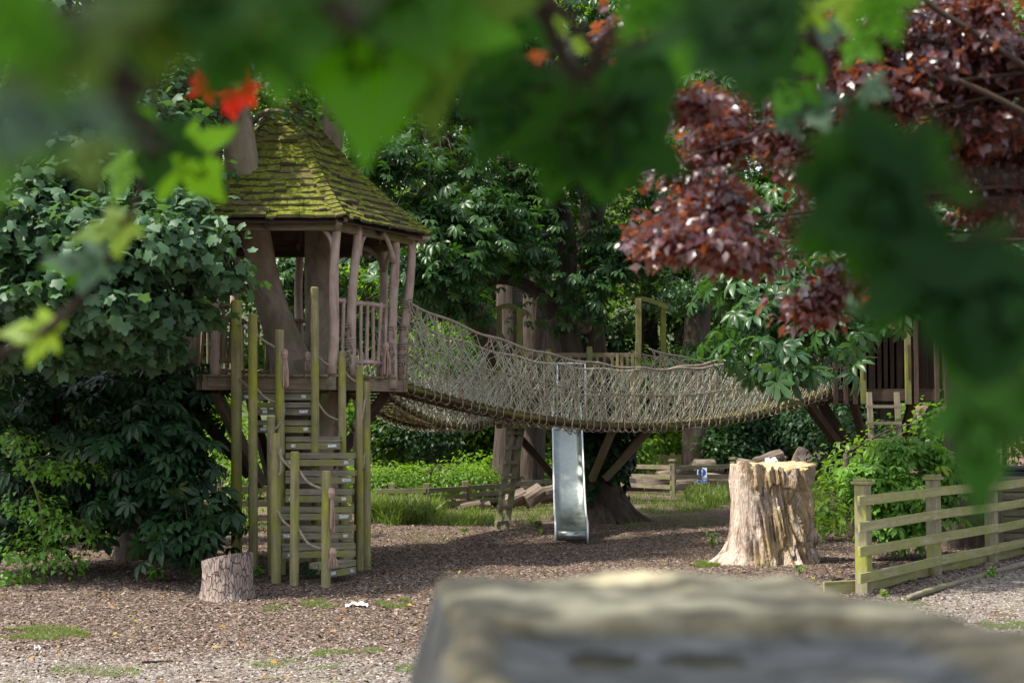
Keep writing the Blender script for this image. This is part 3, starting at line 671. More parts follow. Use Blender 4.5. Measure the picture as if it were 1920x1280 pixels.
for i in range(24):
    a=V(lerp(xa,xb,(i+.5)/24),26.5,0); mb=MB(); mb.bar(V(a.x,a.y,2.26),V(a.x,a.y,4.3),.17,.02,up=(0,1,0)); mb.build('wall_board',M['darkwood'],rh)
for i in range(14):
    y=24.2+i*.17; mb=MB(); mb.bar(V(xb-.03,y,2.26),V(xb-.03,y,4.3),.15,.02,up=(1,0,0)); mb.build('wall_board',M['darkwood'],rh)
for (a,b_) in (((1512,752,24.0),(1598,868,25.2)),((1538,752,25.0),(1610,862,25.4)),((1598,744,24.1),(1630,870,25.2)),((1713,744,24.1),(1690,830,25.2)),((1765,744,24.2),(1680,870,25.3))):
    mb=MB(); mb.bar(P(*a),P(*b_),.12,.14); mb.build('strut',M['redwood'] if 'redwood' in M else M['darkwood'],rh,.006)
mb=MB(); mb.bar(P(1505,745,24.0),P(1562,741,24.0),.08,.12); mb.build('deck_beam',M['darkwood'],rh,.004)
# hipped roof over it (seen only as a dark mass through the leaves)
mb=MB(); e=.35; zc=4.3; c=V((xa+xb)/2,25.3,5.9); q=[V(xa-e,23.7,zc),V(xb+e,23.7,zc),V(xb+e,26.9,zc),V(xa-e,26.9,zc)]
for k in range(4):
    a,b_=q[k],q[(k+1)%4]
    for j in range(10):
        t0=j/10;t1=(j+1.3)/10; t1=min(.98,t1)
        p=[a.lerp(c,t0)+V(0,0,.03),b_.lerp(c,t0)+V(0,0,.03),b_.lerp(c,t1),a.lerp(c,t1)]; p+=[v+V(0,0,.03) for v in p]
        mb.add(p,[(3,2,1,0),(4,5,6,7),(0,1,5,4),(1,2,6,5),(2,3,7,6),(3,0,4,7)])
mb.build('roof',M['shingle'],rh)
ld=thing('ladder','short ladder fixed under the dark tree house behind the light green shrub','ladder',(P(1660,800,23.8).x,23.7,0))
for px in (1631,1683):
    a=P(px,750,23.8); mb=MB(); mb.bar(V(a.x,23.5,0),V(a.x,23.86,2.2),.05,.09,up=(1,0,0)); mb.build('stile',M['farfence'],ld,.004)
for y in (762,793,825,857,889):
    a=P(1624,y,23.68);b_=P(1690,y,23.68); mb=MB(); mb.bar(a,b_,.07,.05); mb.build('rung',M['farfence'],ld,.004)
# ------------------------------------------------------------------ FENCES
def ranch(name,label,posts,nr,h,mats,pw=.13,rh_=.095,cap=True,board=False,ext0=0,ext1=0,rz0=.18,front=-1,lead=None,caps='lens'):
    t=thing(name,label,'fence',(posts[0].x,posts[0].y,0))
    for i,p in enumerate(posts):
        ph=h+.02*math.sin(i*5)
        mb=MB(); mb.bar(V(p.x,p.y,-.1+p.z),V(p.x,p.y,ph+p.z),pw,pw,up=(posts[1]-posts[0]).normalized()); q=mb.build('post',M[mats[0]],t,.008)
        if cap:
            mb=MB(); mb.bar(V(p.x,p.y,ph+p.z),V(p.x,p.y,ph+.03+p.z),pw*1.42,pw*1.42,up=(posts[1]-posts[0]).normalized()); 
            mb.bar(V(p.x,p.y,ph+.03+p.z),V(p.x,p.y,ph+.055+p.z),pw*1.15,pw*1.15,up=(posts[1]-posts[0]).normalized()); mb.build('post_cap',M[mats[0]],q,.006)
    for i in range(len(posts)-1):
        a,b_=posts[i],posts[i+1]; d=(b_-a).normalized(); nrm=V(d.y,-d.x,0)
        if nrm.y>0: nrm=-nrm
        off=nrm*(pw/2+.014)
        for k in range(nr):
            z=rz0+(h-.15-rz0)*k/(nr-1); j=random.uniform(-.012,.012)
            mb=MB(); e0=d*(.29 if i==0 else -.002); e1=d*(.002 if i<len(posts)-2 else .07)
            mb.bar(a+off-e0+V(0,0,z+j),b_+off+e1*-1+V(0,0,z-j*.5),.026,rh_); mb.build('rail',M[mats[1]],t,.004)
    if board:
        for i in range(len(posts)-1):
            a,b_=posts[i],posts[i+1]; mb=MB(); mb.bar(a+V(0,.09,.05),b_+V(0,.09,.05),.03,.17); mb.build('gravel_board',M[mats[1]],t,.004)
    return t
NF=[G(1620,1112),G(1752,1080),G(1860,1055),G(1955,1032),G(2040,1012)]
for p in NF: p.z=0
ranch('ranch_fence','nearest four rail wooden fence with capped green posts beside the gravel track',NF,4,1.09,('post','rail'),board=True,rz0=.18,rh_=.10)
mb=MB(); a=NF[0]+V(0,.09,.05); mb.bar(a,P(1545,1100,14.4)*V(1,1,0).x*V(0,0,0) if False else a+V(-.42,-.16,0),.03,.15)
tag(mb.build('edging_board',M['rail'],None,.004),'low green edging board running left from the first post of the near fence','board')
# second fence section meeting it at the right
F2=[P(1905,1000,18.2)*1,P(1990,1000,17.6)*1]
for p in F2: p.z=0
t=thing('field_gate','closed horizontal board gate just behind the right end of the near fence','gate',(F2[0].x,F2[0].y,0))
for i in range(9):
    mb=MB(); z=.12+i*.105; a=V(6.25,18.6,z);b_=V(8.2,18.2,z); mb.bar(a,b_,.025,.09); mb.build('board',M['farfence'],t,.003)
for x in (6.3,6.75,8.1):
    mb=MB(); mb.bar((x,18.5-(x-6.3)*.2,-.05),(x,18.5-(x-6.3)*.2,1.08),.09,.04,up=(0,1,0)); mb.build('upright',M['farfence'],t,.004)
FF=[G(1075,922),G(1162,924),G(1262,929),G(1375,926),G(1470,922),G(1560,918)]
for p in FF: p.z=0
ranch('rail_fence','far three rail fence with the blue sign, behind the middle tree and the big stump',FF,3,.80,('farfence','farfence'),pw=.12,rh_=.10,cap=True,rz0=.2)
FL=[G(735,962),G(800,962),G(873,960),G(960,952),G(1045,944)]
for i,p in enumerate(FL): p.z=.02*i
ranch('rail_fence','low sloping rail fence left of the slide, behind the bright tall grass',FL,3,.56,('farfence','farfence'),pw=.12,rh_=.09,cap=False,rz0=.14)
FQ=[V(-7.4,22,0),V(-6.0,22.2,0),V(-4.6,22.4,0),V(-3.2,22.8,0)]
ranch('rail_fence','pale rail fence glimpsed behind the staircase and the dark chestnut leaves',FQ,3,.8,('farfence','farfence'),pw=.12,rh_=.10,cap=False,rz0=.2)
# vertical paling fence far behind
t=thing('paling_fence','mossy vertical paling fence in the distance between the middle tree and the big trunk','fence',(4.0,37,0))
for i in range(22):
    x=lerp(P(1188,880,38).x,P(1275,880,38).x,i/21); mb=MB(); mb.bar((x,38,0),(x,38,P(1200,856-i*.3,38).z+random.uniform(-.03,.03)),.07,.02,up=(0,1,0)); mb.build('pale',M['pole'],t)
for z in (.25,.6):
    mb=MB(); mb.bar((P(1186,880,38).x,38.03,z),(P(1277,880,38).x,38.03,z),.03,.06); mb.build('rail',M['farfence'],t)
# sign
def flat(name,rgb,rough=.4):
    m,nt,b=newmat(name); b.inputs['Base Color'].default_value=(*rgb,1); b.inputs['Roughness'].default_value=rough; return m
M['white']=flat('white_sign_paint',(.80,.82,.85)); M['blue']=flat('blue_sign_paint',(.015,.10,.42)); M['black']=flat('black_plastic',(.012,.012,.014),.5)
sg=thing('safety_sign','small blue and white mandatory notice with an exclamation mark, on the far rail fence','sign',tuple(P(1316,890,31.9)))
sy=lerp(FF[2].y,FF[3].y,.5)-.12; S_=F/sy
def sp(px,py,d=0): return P(px,py,sy-d)
def sbox(name,x0,y0,x1,y1,d,mat,th_=.004,par=sg):
    a=sp(x0,y0,d);b_=sp(x1,y1,d); mb=MB(); mb.bar(V(a.x,a.y,(a.z+b_.z)/2),V(b_.x,a.y,(a.z+b_.z)/2),th_,abs(a.z-b_.z)); return mb.build(name,mat,par)
pl=sbox('panel',1307,876.5,1325.5,906,0,M['white'],.006)
sbox('text_band',1307.8,894.5,1324.7,905.2,.006,M['blue'],.002,pl)
c=sp(1316.2,885.4,.006); r=7.4/S_; mb=MB(); n=40
mb.add([(c.x,c.y,c.z)]+[(c.x+r*math.cos(2*math.pi*i/n),c.y,c.z+r*math.sin(2*math.pi*i/n)) for i in range(n)],[(0,1+i,1+(i+1)%n) for i in range(n)]); mb.build('symbol_disc',M['blue'],pl)
c=sp(1316.2,885.4,.009); s=1/S_; mb=MB()
mb.add([(c.x-1.5*s,c.y,c.z+5.4*s),(c.x+1.5*s,c.y,c.z+5.4*s),(c.x+.8*s,c.y,c.z-1.6*s),(c.x-.8*s,c.y,c.z-1.6*s)],[(0,1,2,3)])
mb.add([(c.x+1.4*s*math.cos(i/12*6.283),c.y,c.z-4*s+1.4*s*math.sin(i/12*6.283)) for i in range(12)],[tuple(range(12))]); mb.build('exclamation_mark',M['white'],pl)
for row,yy in enumerate((896.8,899.8,902.8)):
    mb=MB(); x=1309.4+(row==2)*2.6
    while x<1323-(row==2)*2.6:
        w_=random.uniform(.7,1.3); a=sp(x,yy,.009); mb.add([(a.x,a.y,a.z-.8*s),(a.x+w_*s,a.y,a.z-.8*s),(a.x+w_*s,a.y,a.z+.8*s),(a.x,a.y,a.z+.8*s)],[(0,1,2,3)]); x+=w_+random.choice([.4,.5,.9])
    mb.build('lettering',M['white'],pl)
# log edging along track
mb=MB(); pts=[G(1705,1126),G(1739,1114),G(1830,1088),G(1925,1060),G(2030,1036)]
mb.tube(smooth_path([p+V(0,0,.03) for p in pts],6),.032,8,jit=.35)
tag(mb.build('log_edging',M['farfence'],None,smooth=True),'thin half buried log edging between the near fence and the gravel track','log')
# black bin
b0=P(1898,870,20.3); t=thing('wheelie_bin','dark plastic bin partly hidden at the right edge behind the near fence','bin',(b0.x,20.3,0))
mb=MB(); 
vs=[(b0.x+sx*w/2,20.3+sy_*w/2,z) for z,w in ((0.02,.44),(1.02,.56)) for sx,sy_ in ((-1,-1),(1,-1),(1,1),(-1,1))]
mb.add(vs,[(3,2,1,0),(4,5,6,7),(0,1,5,4),(1,2,6,5),(2,3,7,6),(3,0,4,7)]); mb.build('body',M['black'],t,.02)
mb=MB(); mb.bar((b0.x-.31,20.3,1.055),(b0.x+.31,20.3,1.055),.62,.06); mb.build('lid',M['black'],t,.02)
# low garden wall, pinkish, far right
mb=MB(); 
for r_ in range(9):
    for i in range(26):
        x=9.5+i*.46+(r_%2)*.23; mb.bar((x+.01,34+random.uniform(-.01,.01),.12+r_*.23),(x+.45,34,.12+r_*.23),.22,.215)
M['pinkstone']=soilmat('pink_sandstone',(.24,.14,.11),(.42,.29,.23),2)
tag(mb.build('garden_wall',M['pinkstone'],None,.008),'pinkish stone wall far behind, glimpsed at the right edge','wall')
# ------------------------------------------------------------------ BIG STUMP
def big_stump():
    g=G(1455,1058); cx,cy=g.x,g.y+.35; NA,NZ=300,150; Hh=1.24
    s=F/cy; t=thing('tree_stump','large pale rotting tree stump with torn flaky wood, left of the near fence','tree stump',(cx,cy,0))
    vs=[];gs=[]
    def tophz(a): # ragged top, lower in the front left middle
        f=math.cos(a+1.75); return Hh-.03+.03*math.sin(a*2)+.06*noise.noise(Vector((math.cos(a)*2,math.sin(a)*2,5)))-(.16*max(0,noise.noise(Vector((a*5,1,1))))+.05*abs(noise.noise(Vector((a*17,1,1)))) if f>.1 else 0)
    for j in range(NZ):
        v=j/(NZ-1)
        for i in range(NA):
            a=2*math.pi*i/NA; z=v*tophz(a); ca,sa=math.cos(a),math.sin(a)
            r=.50+.03*math.cos(3*a+1)+.05*math.exp(-z/.16)+.02*math.sin(2*a)
            r+=.36*math.exp(-((abs((a-math.pi*1.10+math.pi)%(2*math.pi)-math.pi))/.42)**2)*math.exp(-z/.17)
            r+=.10*math.exp(-((abs((a-math.pi*1.62+math.pi)%(2*math.pi)-math.pi))/.3)**2)*math.exp(-z/.3)
            r+=.045*noise.noise(Vector((ca*2.2,sa*2.2,z*2.4)))+.05*math.exp(-z/.10)*abs(noise.noise(Vector((ca*4,sa*4,7))))*3; tw=a+z*.35; rough=1/(1+math.exp(-(ca*1.0+.45+.25*noise.noise(Vector((ca*2,sa*2,z*2))))*14)) if sa<.6 else 1
            fl=noise.noise(Vector((math.cos(tw)*5,math.sin(tw)*5,z*.9))); fl2=noise.noise(Vector((math.cos(tw)*13,math.sin(tw)*13,z*2.2+3))); fl3=noise.noise(Vector((math.cos(tw)*30,math.sin(tw)*30,z*9)))
            r+=rough*(.15*abs(fl)*1.6-.08+.075*fl2+.028*fl3)+(1-rough)*(.012*fl2+.003*fl3)
            hol=math.exp(-((a-math.pi*1.74)/.20)**2-((z-.82)/.20)**2); r-=.22*hol
            ho2=math.exp(-((a-math.pi*1.40)/.10)**2)*max(0,(z-.55))*.5; r-=.12*ho2
            if rough>.5 and noise.noise(Vector((ca*6,sa*6,z*3+8)))>.15: r-=.05
            vs.append((cx+r*ca,cy+r*sa,z-.02)); gs.append((z,rough,r))
    fs=[(j*NA+i,j*NA+(i+1)%NA,(j+1)*NA+(i+1)%NA,(j+1)*NA+i) for j in range(NZ-1) for i in range(NA)]
    mb=MB(); mb.add(vs,fs,gs); mb.build('bark_wall',M['stumpwood'],t,smooth=True)
    # cut top in rings
    vs=[];fs=[];NR_=26; base=(NZ-1)*NA; top=[mb.v[base+i] for i in range(NA)]
    for k in range(NR_):
        q=1-k/(NR_-1)*.999
        for i in range(NA):
            x,y,z=top[i]; x=cx+(x-cx)*q; y=cy+(y-cy)*q
            dz=(.03*noise.noise(Vector((x*9,y*9,0)))+.07*noise.noise(Vector((x*4,y*4,2))))*(1-q**6)
            h_=lerp(z,Hh-.05,1-q**3)+dz-.13*math.exp(-((x-cx-.05)/.2)**2-((y-cy+.3)/.22)**2)*(1 if q<.99 else 1)
            if k==0: h_=z
            vs.append((x,y,h_))
    fs=[(k*NA+i,k*NA+(i+1)%NA,(k+1)*NA+(i+1)%NA,(k+1)*NA+i) for k in range(NR_-1) for i in range(NA)]
    mb=MB(); mb.add(vs,fs); mb.build('cut_top',M['stumptop'],t,smooth=True)
    return cx,cy,Hh
m,nt,b=newmat('torn_stump_wood'); g=grain(nt); oc=objc(nt)
n1=noise_tex(nt,oc,1,7,.7,.5,(7,7,1.6)); n2=noise_tex(nt,oc,3.2,5,.65,.3,(1,1,.7)); n3=noise_tex(nt,oc,60,3,.6,0,(1,1,.12)); n4=noise_tex(nt,oc,7,5,.7)
c=ramp(nt,n1,[(.28,(.035,.025,.018)),(.40,(.30,.21,.16)),(.47,(.66,.53,.44)),(.7,(.84,.73,.62))])
sg_=nn(nt,'ShaderNodeSeparateXYZ'); nt.links.new(g,sg_.inputs[0])
om=nn(nt,'ShaderNodeMath',operation='MULTIPLY'); nt.links.new(ramp(nt,n2,[(.46,(0,0,0)),(.54,(.85,.85,.85))]),om.inputs[0]); nt.links.new(sg_.outputs['Y'],om.inputs[1])
st_r=ramp(nt,sg_.outputs['Y'],[(.02,(0,0,0)),(.3,(1,1,1)),(.7,(1,1,1)),(.95,(0,0,0))]); sm=nn(nt,'ShaderNodeMath',operation='MULTIPLY'); nt.links.new(st_r,sm.inputs[0]); nt.links.new(ramp(nt,n4,[(.42,(0,0,0)),(.55,(.8,.8,.8))]),sm.inputs[1]); c=mixc(nt,sm.outputs[0],c,(.10,.07,.06))
c=mixc(nt,om.outputs[0],c,mixc(nt,n4,(.24,.16,.06),(.70,.54,.28)))
c=mixc(nt,ramp(nt,n3,[(.35,(.45,.45,.45)),(.6,(0,0,0))]),c,(.16,.10,.075))
nt.links.new(c,b.inputs['Base Color']); b.inputs['Roughness'].default_value=.9; b.inputs['Specular IOR Level'].default_value=.2
mx=nn(nt,'ShaderNodeMath',operation='ADD'); nt.links.new(n1,mx.inputs[0]); nt.links.new(n3,mx.inputs[1]); bump(nt,b,mx.outputs[0],.05); M['stumpwood']=m
M['stumptop']=soilmat('sawn_stump_top',(.40,.27,.12),(.66,.52,.33),9)
scx,scy,sH=big_stump()
# white cloth on stump, paper on ground
def crumple(name,c,sx,sy,sz,label,cat,seed):
    vs=[];fs=[];n=18
    for j in range(n):
        for i in range(n):
            u=i/(n-1)*2-1;v=j/(n-1)*2-1; rr=math.sqrt(max(0,1-.5*(u*u+v*v)))
            h=.45*rr+abs(noise.noise(Vector((u*1.3+seed,v*1.3,1))))*1.2*rr+.15*noise.noise(Vector((u*6,v*6,seed)))*.5
            vs.append((c.x+sx*u*(1+.2*noise.noise(Vector((v*2,seed,0)))),c.y+sy*v*(1+.25*noise.noise(Vector((u*2,seed,4)))),c.z+sz*max(.02,h)+.008))
    for j in range(n-1):
        for i in range(n-1): fs.append((j*n+i,j*n+i+1,(j+1)*n+i+1,(j+1)*n+i))
    mb=MB(); mb.add(vs,fs); o=mb.build(name,M['paper'],None); md=o.modifiers.new('t','SOLIDIFY'); md.thickness=.003
    return tag(o,label,cat)
M['paper']=flat('white_paper',(.78,.79,.82),.6)
g=G(670,1133); crumple('paper_scrap',V(g.x,g.y,gz(g.x,g.y)),.10,.06,.05,'crumpled white paper lying on the wood chips in front of the staircase','litter',3)
c=P(1446,872,scy-.25); crumple('paper_scrap',V(c.x,c.y,sH-.05),.07,.09,.11,'crumpled white paper lying on top of the big pale stump','litter',8)
g=G(71,1219); crumple('paper_scrap',V(g.x,g.y,gz(g.x,g.y)),.022,.02,.03,'tiny white scrap on the gravel near the left edge','litter',5)
for (pa,pb_,lb) in (((266,1248),(342,1243),'thin brown stick lying on the gravel at lower left'),((1380+165,1080),(1555+10,1092),'dark stick leaning at the right foot of the big stump'),((1560,1092),(1582,1086),'short twig on the chips between the big stump and the near fence')):
    a=G(*pa);b_=G(*pb_); mb=MB(); up=.12 if 'leaning' in lb else .015
    mb.tube(smooth_path([a+V(0,0,.012+up),a.lerp(b_,.5)+V(0,.02,.012+up*.5),b_+V(0,0,.012)],4),.008,6,jit=.3); tag(mb.build('stick',M['twig'],None,smooth=True),lb,'stick')
# ------------------------------------------------------------------ SMALL STUMP
m,nt,b=newmat('cracked_bark'); oc=objc(nt); mp=nn(nt,'ShaderNodeMapping'); mp.inputs['Scale'].default_value=(40,40,12); nt.links.new(oc,mp.inputs[0])
n0=nn(nt,'ShaderNodeTexNoise'); n0.inputs['Scale'].default_value=3; nt.links.new(oc,n0.inputs['Vector'])
vm=nn(nt,'ShaderNodeMix',data_type='VECTOR'); vm.inputs[0].default_value=.28; nt.links.new(mp.outputs[0],vm.inputs[4]); nt.links.new(n0.outputs['Color'],vm.inputs[5])
v1=nn(nt,'ShaderNodeTexVoronoi',feature='DISTANCE_TO_EDGE'); v1.inputs['Scale'].default_value=1.0; nt.links.new(vm.outputs[1],v1.inputs['Vector'])
n2=noise_tex(nt,oc,14,6,.7); c=mixc(nt,ramp(nt,n2,[(.3,(0,0,0)),(.7,(1,1,1))]),(.17,.12,.10),(.36,.30,.27))
e=ramp(nt,v1.outputs['Distance'],[(0,(0,0,0)),(.07,(1,1,1))]); c=mixc(nt,e,(.135,.10,.085),c)
nt.links.new(c,b.inputs['Base Color']); b.inputs['Roughness'].default_value=.9; b.inputs['Specular IOR Level'].default_value=.2; bump(nt,b,e,.02); M['crack']=m
g=G(417,1126); g.y+=.22; t=thing('tree_stump','short grey stump with cracked bark and slanting top, left of the staircase foot','tree stump',(g.x,g.y,0))
vs=[];NA=96;NZ=30
for j in range(NZ):
    v=j/(NZ-1)
    for i in range(NA):
        a=2*math.pi*i/NA; z=v*(.42+.045*math.cos(a)-.035*math.sin(a)); r=.235+.04*math.exp(-z/.08)*(1+.5*math.sin(3*a))+.012*abs(noise.noise(Vector((math.cos(a)*6,math.sin(a)*6,z*4))))*2+.006*noise.noise(Vector((math.cos(a)*16,math.sin(a)*16,z*9)))
        vs.append((g.x+r*math.cos(a),g.y+r*math.sin(a),z-.02))
fs=[(j*NA+i,j*NA+(i+1)%NA,(j+1)*NA+(i+1)%NA,(j+1)*NA+i) for j in range(NZ-1) for i in range(NA)]
mb=MB(); mb.add(vs,fs); mb.build('bark_wall',M['crack'],t,smooth=True)
tp=vs[-NA:]; mb=MB(); mb.add(tp+[(g.x,g.y,.41)],[(i,(i+1)%NA,NA) for i in range(NA)]); mb.build('cut_top',M['stumptop'],t)
# ------------------------------------------------------------------ LOG PILE
lg=[(1440,862,34,60,.16,'long pale log on top of the pile right of the sign',14),(1500,858,33.5,34,.16,'upright cut block on the log pile behind the big stump',60),(1525,862,33.5,70,.17,'broad split log on the pile right behind the big stump',8),
    (1405,872,34,50,.14,'thin grey log low on the pile behind the far fence',-6),(1290,905,34.5,60,.16,'reddish log end behind the far fence left of the sign',3),(1230,905,34.5,60,.17,'brown log stacked behind the far fence under the palings',5),
    (1345,900,34.5,70,.15,'dark log behind the far fence under the sign',-4),(1180,908,34.3,50,.15,'dark log end beside the middle tree behind the fence',0),(1260,888,35,60,.13,'rough grey log on the pile under the paling fence',10),
    (1320,872,35.5,40,.14,'grey stone like log at the foot of the far trunk',0),(1000,930,27.5,40,.17,'cut log end behind the low fence left of the slide',30),(1030,925,27.8,40,.16,'grey log nearest the slide behind the low fence',10),
    (965,935,27.4,44,.14,'thin log behind the low fence by the ladder',20),(880,948,27,40,.11,'pale rounded log behind the low fence post',10),(900,950,27.2,36,.12,'pale split log left of the ladder behind the low fence',-5),(775,952,27,30,.11,'small pale log in the grass behind the low fence',-5),
    (1460,880,33.8,60,.15,'weathered log low behind the big stump',5),(1540,872,33.9,50,.14,'end log of the pile towards the dark tree house',-20)]
M['cutlog']=bark('split_log_wood',(.07,.052,.042),(.26,.205,.165),sc=(1.5,12,12),bd=.01)
for px,py,Y,wp,r,lb,ang in lg:
    c=P(px,py,Y); c.z=max(c.z,r*.8); L=wp/F*Y; d=V(math.cos(math.radians(ang))*.9,.35,math.sin(math.radians(ang))).normalized()*L/2
    mb=MB(); n=7; mb.tube([c-d+d*2*i/(n-1) for i in range(n)],[r*(1+.12*noise.noise(Vector((i,px,0)))) for i in range(n)],14,jit=.25); tag(mb.build('log',M['cutlog'],None,.006),lb,'log','logs piled behind the far fences')
# ------------------------------------------------------------------ FOREGROUND STONE
STZ=1.596
m,nt,b=newmat('lichened_stone'); oc=objc(nt); n1=noise_tex(nt,oc,14,6,.65,.4,(1,2.2,1)); n2=noise_tex(nt,oc,40,5,.7); n3=noise_tex(nt,oc,7,5,.6,.3,(1,1.7,1))
c=ramp(nt,n1,[(.36,(.055,.045,.022)),(.48,(.12,.10,.055)),(.62,(.22,.19,.125))]); c=mixc(nt,ramp(nt,n2,[(.45,(0,0,0)),(.75,(.35,.35,.35))]),c,(.30,.27,.19))
gm=nn(nt,'ShaderNodeNewGeometry'); sxyz=nn(nt,'ShaderNodeSeparateXYZ'); nt.links.new(gm.outputs['Position'],sxyz.inputs[0])
mr=nn(nt,'ShaderNodeMapRange'); mr.inputs['From Min'].default_value=1.0; mr.inputs['From Max'].default_value=1.03; nt.links.new(sxyz.outputs['Y'],mr.inputs['Value'])
li=nn(nt,'ShaderNodeMath',operation='MULTIPLY'); nt.links.new(mr.outputs[0],li.inputs[0]); nt.links.new(ramp(nt,n3,[(.46,(0,0,0)),(.60,(1,1,1))]),li.inputs[1])
c=mixc(nt,li.outputs[0],c,mixc(nt,n2,(.38,.34,.20),(.74,.66,.46)))
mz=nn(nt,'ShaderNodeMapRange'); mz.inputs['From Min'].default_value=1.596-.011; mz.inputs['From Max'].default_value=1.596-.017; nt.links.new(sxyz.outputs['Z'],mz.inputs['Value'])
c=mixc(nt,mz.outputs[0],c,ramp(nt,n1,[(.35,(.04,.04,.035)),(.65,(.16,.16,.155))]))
nt.links.new(c,b.inputs['Base Color']); nt.links.new(ramp(nt,n3,[(.4,(.42,)*3),(.6,(.85,)*3)]),b.inputs['Roughness']); b.inputs['Specular IOR Level'].default_value=.25; bump(nt,b,n2,.003); M['stone']=m
outl=[(-.030,.30),(-.028,.76),(-.045,1.0),(-.070,1.285),(.02,1.29),(.12,1.295),(.215,1.30),(.262,1.27),(.282,1.18),(.305,1.06),(.335,.97),(.36,.905),(.42,.90),(.60,.90),(.72,.60),(.72,.30)]
st_=thing('stone_post','massive weathered stone with lichen and rain puddles, blurred in the bottom foreground','stone',(.2,.8,0))
# top heightfield clipped by the outline, with rounded shoulders
def inside_d(x,y):
    best=9;ins=False;n=len(outl)
    for i in range(n):
        x0,y0=outl[i];x1,y1=outl[(i+1)%n]
        if (y0>y)!=(y1>y) and x<(x1-x0)*(y-y0)/(y1-y0)+x0: ins=not ins
        dx,dy=x1-x0,y1-y0; t=max(0,min(1,((x-x0)*dx+(y-y0)*dy)/(dx*dx+dy*dy))); best=min(best,math.hypot(x-x0-t*dx,y-y0-t*dy))
    return best if ins else -best
nx,ny=150,190; xs=np.linspace(-.12,.76,nx); ys=np.linspace(.26,1.34,ny); vs=[];dd=[]
for y in ys:
    for x in xs:
        d=inside_d(x,y)+.012*noise.noise(Vector((x*9,y*9,0)))
        z=STZ-.004+.007*noise.noise(Vector((x*16,y*9,1)))+.0025*noise.noise(Vector((x*45,y*30,1)))
        z-=.015*max(0,min(1,(1.005+.012*noise.noise(Vector((x*14,0,5)))-y)/.014))*max(0,min(1,(d-.022)/.012))*max(0,min(1,(.285-x)/.03)) + .03*max(0,x-.30)
        for cx_,cy_,rx_,ry_,dp in ((.062,.945,.022,.035,.010),(.124,.945,.028,.040,.010)):
            q=((x-cx_)/rx_)**2+((y-cy_)/ry_)**2; z-=dp*math.exp(-q)
        if d<.014: z-=.014*(1-math.sqrt(max(0,1-((.014-max(d,0))/.014)**2)))
        if d<0: z=STZ-.018+d*3.5
        z=max(z,STZ-.30); vs.append((x,y,z)); dd.append(d)
fs=[(j*nx+i,j*nx+i+1,(j+1)*nx+i+1,(j+1)*nx+i) for j in range(ny-1) for i in range(nx-1) if max(dd[j*nx+i],dd[j*nx+i+1],dd[(j+1)*nx+i],dd[(j+1)*nx+i+1])>-.05]
mb=MB(); mb.add(vs,fs); mb.build('top',M['stone'],st_,smooth=True)
vs=[];NZ=14; n=len(outl)
for j in range(NZ):
    z=STZ-.06-(STZ-.0)*j/(NZ-1)*.97
    for x,y in outl: 
        k_=.004+.03*noise.noise(Vector((x*3,y*3,z*3)))+.02*j/NZ; vs.append((x+(x-.2)*k_,y+(y-.8)*k_,max(z,-.05)))
mb=MB(); mb.add(vs,[(j*n+i,j*n+(i+1)%n,(j+1)*n+(i+1)%n,(j+1)*n+i) for j in range(NZ-1) for i in range(n)]); mb.build('sides',M['stone'],st_,smooth=True)
m,nt,b=newmat('puddle_water'); b.inputs['Base Color'].default_value=(.01,.012,.008,1); b.inputs['Roughness'].default_value=.02; b.inputs['IOR'].default_value=1.33; M['water']=m
for cx_,cy_,rx_,ry_ in ((.060,.948,.024,.036),(.126,.948,.028,.040)):
    mb=MB(); mb.add([(cx_,cy_,STZ-.0232)]+[(cx_+rx_*math.cos(i/30*6.2832),cy_+ry_*math.sin(i/30*6.2832),STZ-.0232) for i in range(30)],[(0,1+i,1+(i+1)%30) for i in range(30)]); mb.build('puddle',M['water'],st_)
#==PART4==
# ------------------------------------------------------------------ TREES
# tree growing through the tree house
t0=P(560,700,17.65)
tb=thing('sycamore_tree','smooth grey forked tree whose two stems pass up through the mossy roofed tree house','tree',(-2.75,17.75,0))
mb=MB(); mb.tube(smooth_path([(-2.45,17.9,-.15),(-2.45,17.88,.4),(-2.5,17.85,1.2),(-2.60,17.8,2.0),(-2.68,17.75,2.5)],5),interp([.62,.42,.36,.40,.36],5),20,jit=.1)
mb.tube(smooth_path([(-2.55,17.8,1.7),P(552,700,17.65),P(525,620,17.65),P(497,530,17.65),P(478,430,17.3),P(456,330,16.95),P(446,240,16.95),P(425,120,17.2),P(400,-60,18),P(380,-300,18.3)],5),interp([.28,.27,.21,.185,.18,.21,.19,.16,.12,.08],5),18,jit=.06)
mb.tube(smooth_path([(-2.35,17.9,1.6),P(598,700,18.0),P(600,610,18.0),P(598,520,18.0),P(598,420,18.0),P(612,300,17.9),P(630,180,17.9),P(650,40,18),P(680,-150,18.3),P(700,-350,18.4)],5),interp([.28,.22,.19,.18,.175,.18,.16,.14,.11,.07],5),18,jit=.06)
mb.build('trunk',M['beech'],tb,smooth=True)
bl=[pb(390,170,16.7,70,50,.6,.7),pb(548,212,16.7,26,14,.25,.22),pb(530,140,16.6,35,25,.3,.25),pb(570,110,17.2,60,35,.5,.5),pb(330,150,17,110,80,1,1.2),pb(690,215,17.6,30,35,.3,.2),pb(480,60,17.5,160,70,1.2,1.2),pb(700,60,18,120,70,1,.8),pb(560,-150,18,250,120,2,1.3),pb(300,-120,18,200,120,2,.8),pb(850,-150,18.5,150,90,1.5,1.0)]
mb=MB()
for b_ in bl:
    c=V(*b_[:3]); s_=P(445 if c.x<-2.6 else 640,min(300,788-(c.z-1.9)*150),17.8); 
    mb.tube(smooth_path([s_,s_.lerp(c,.5)+V(0,0,.2),c],4),interp([.05,.03,.012],4),6)
mb.build('limbs',M['beech'],tb,smooth=True)
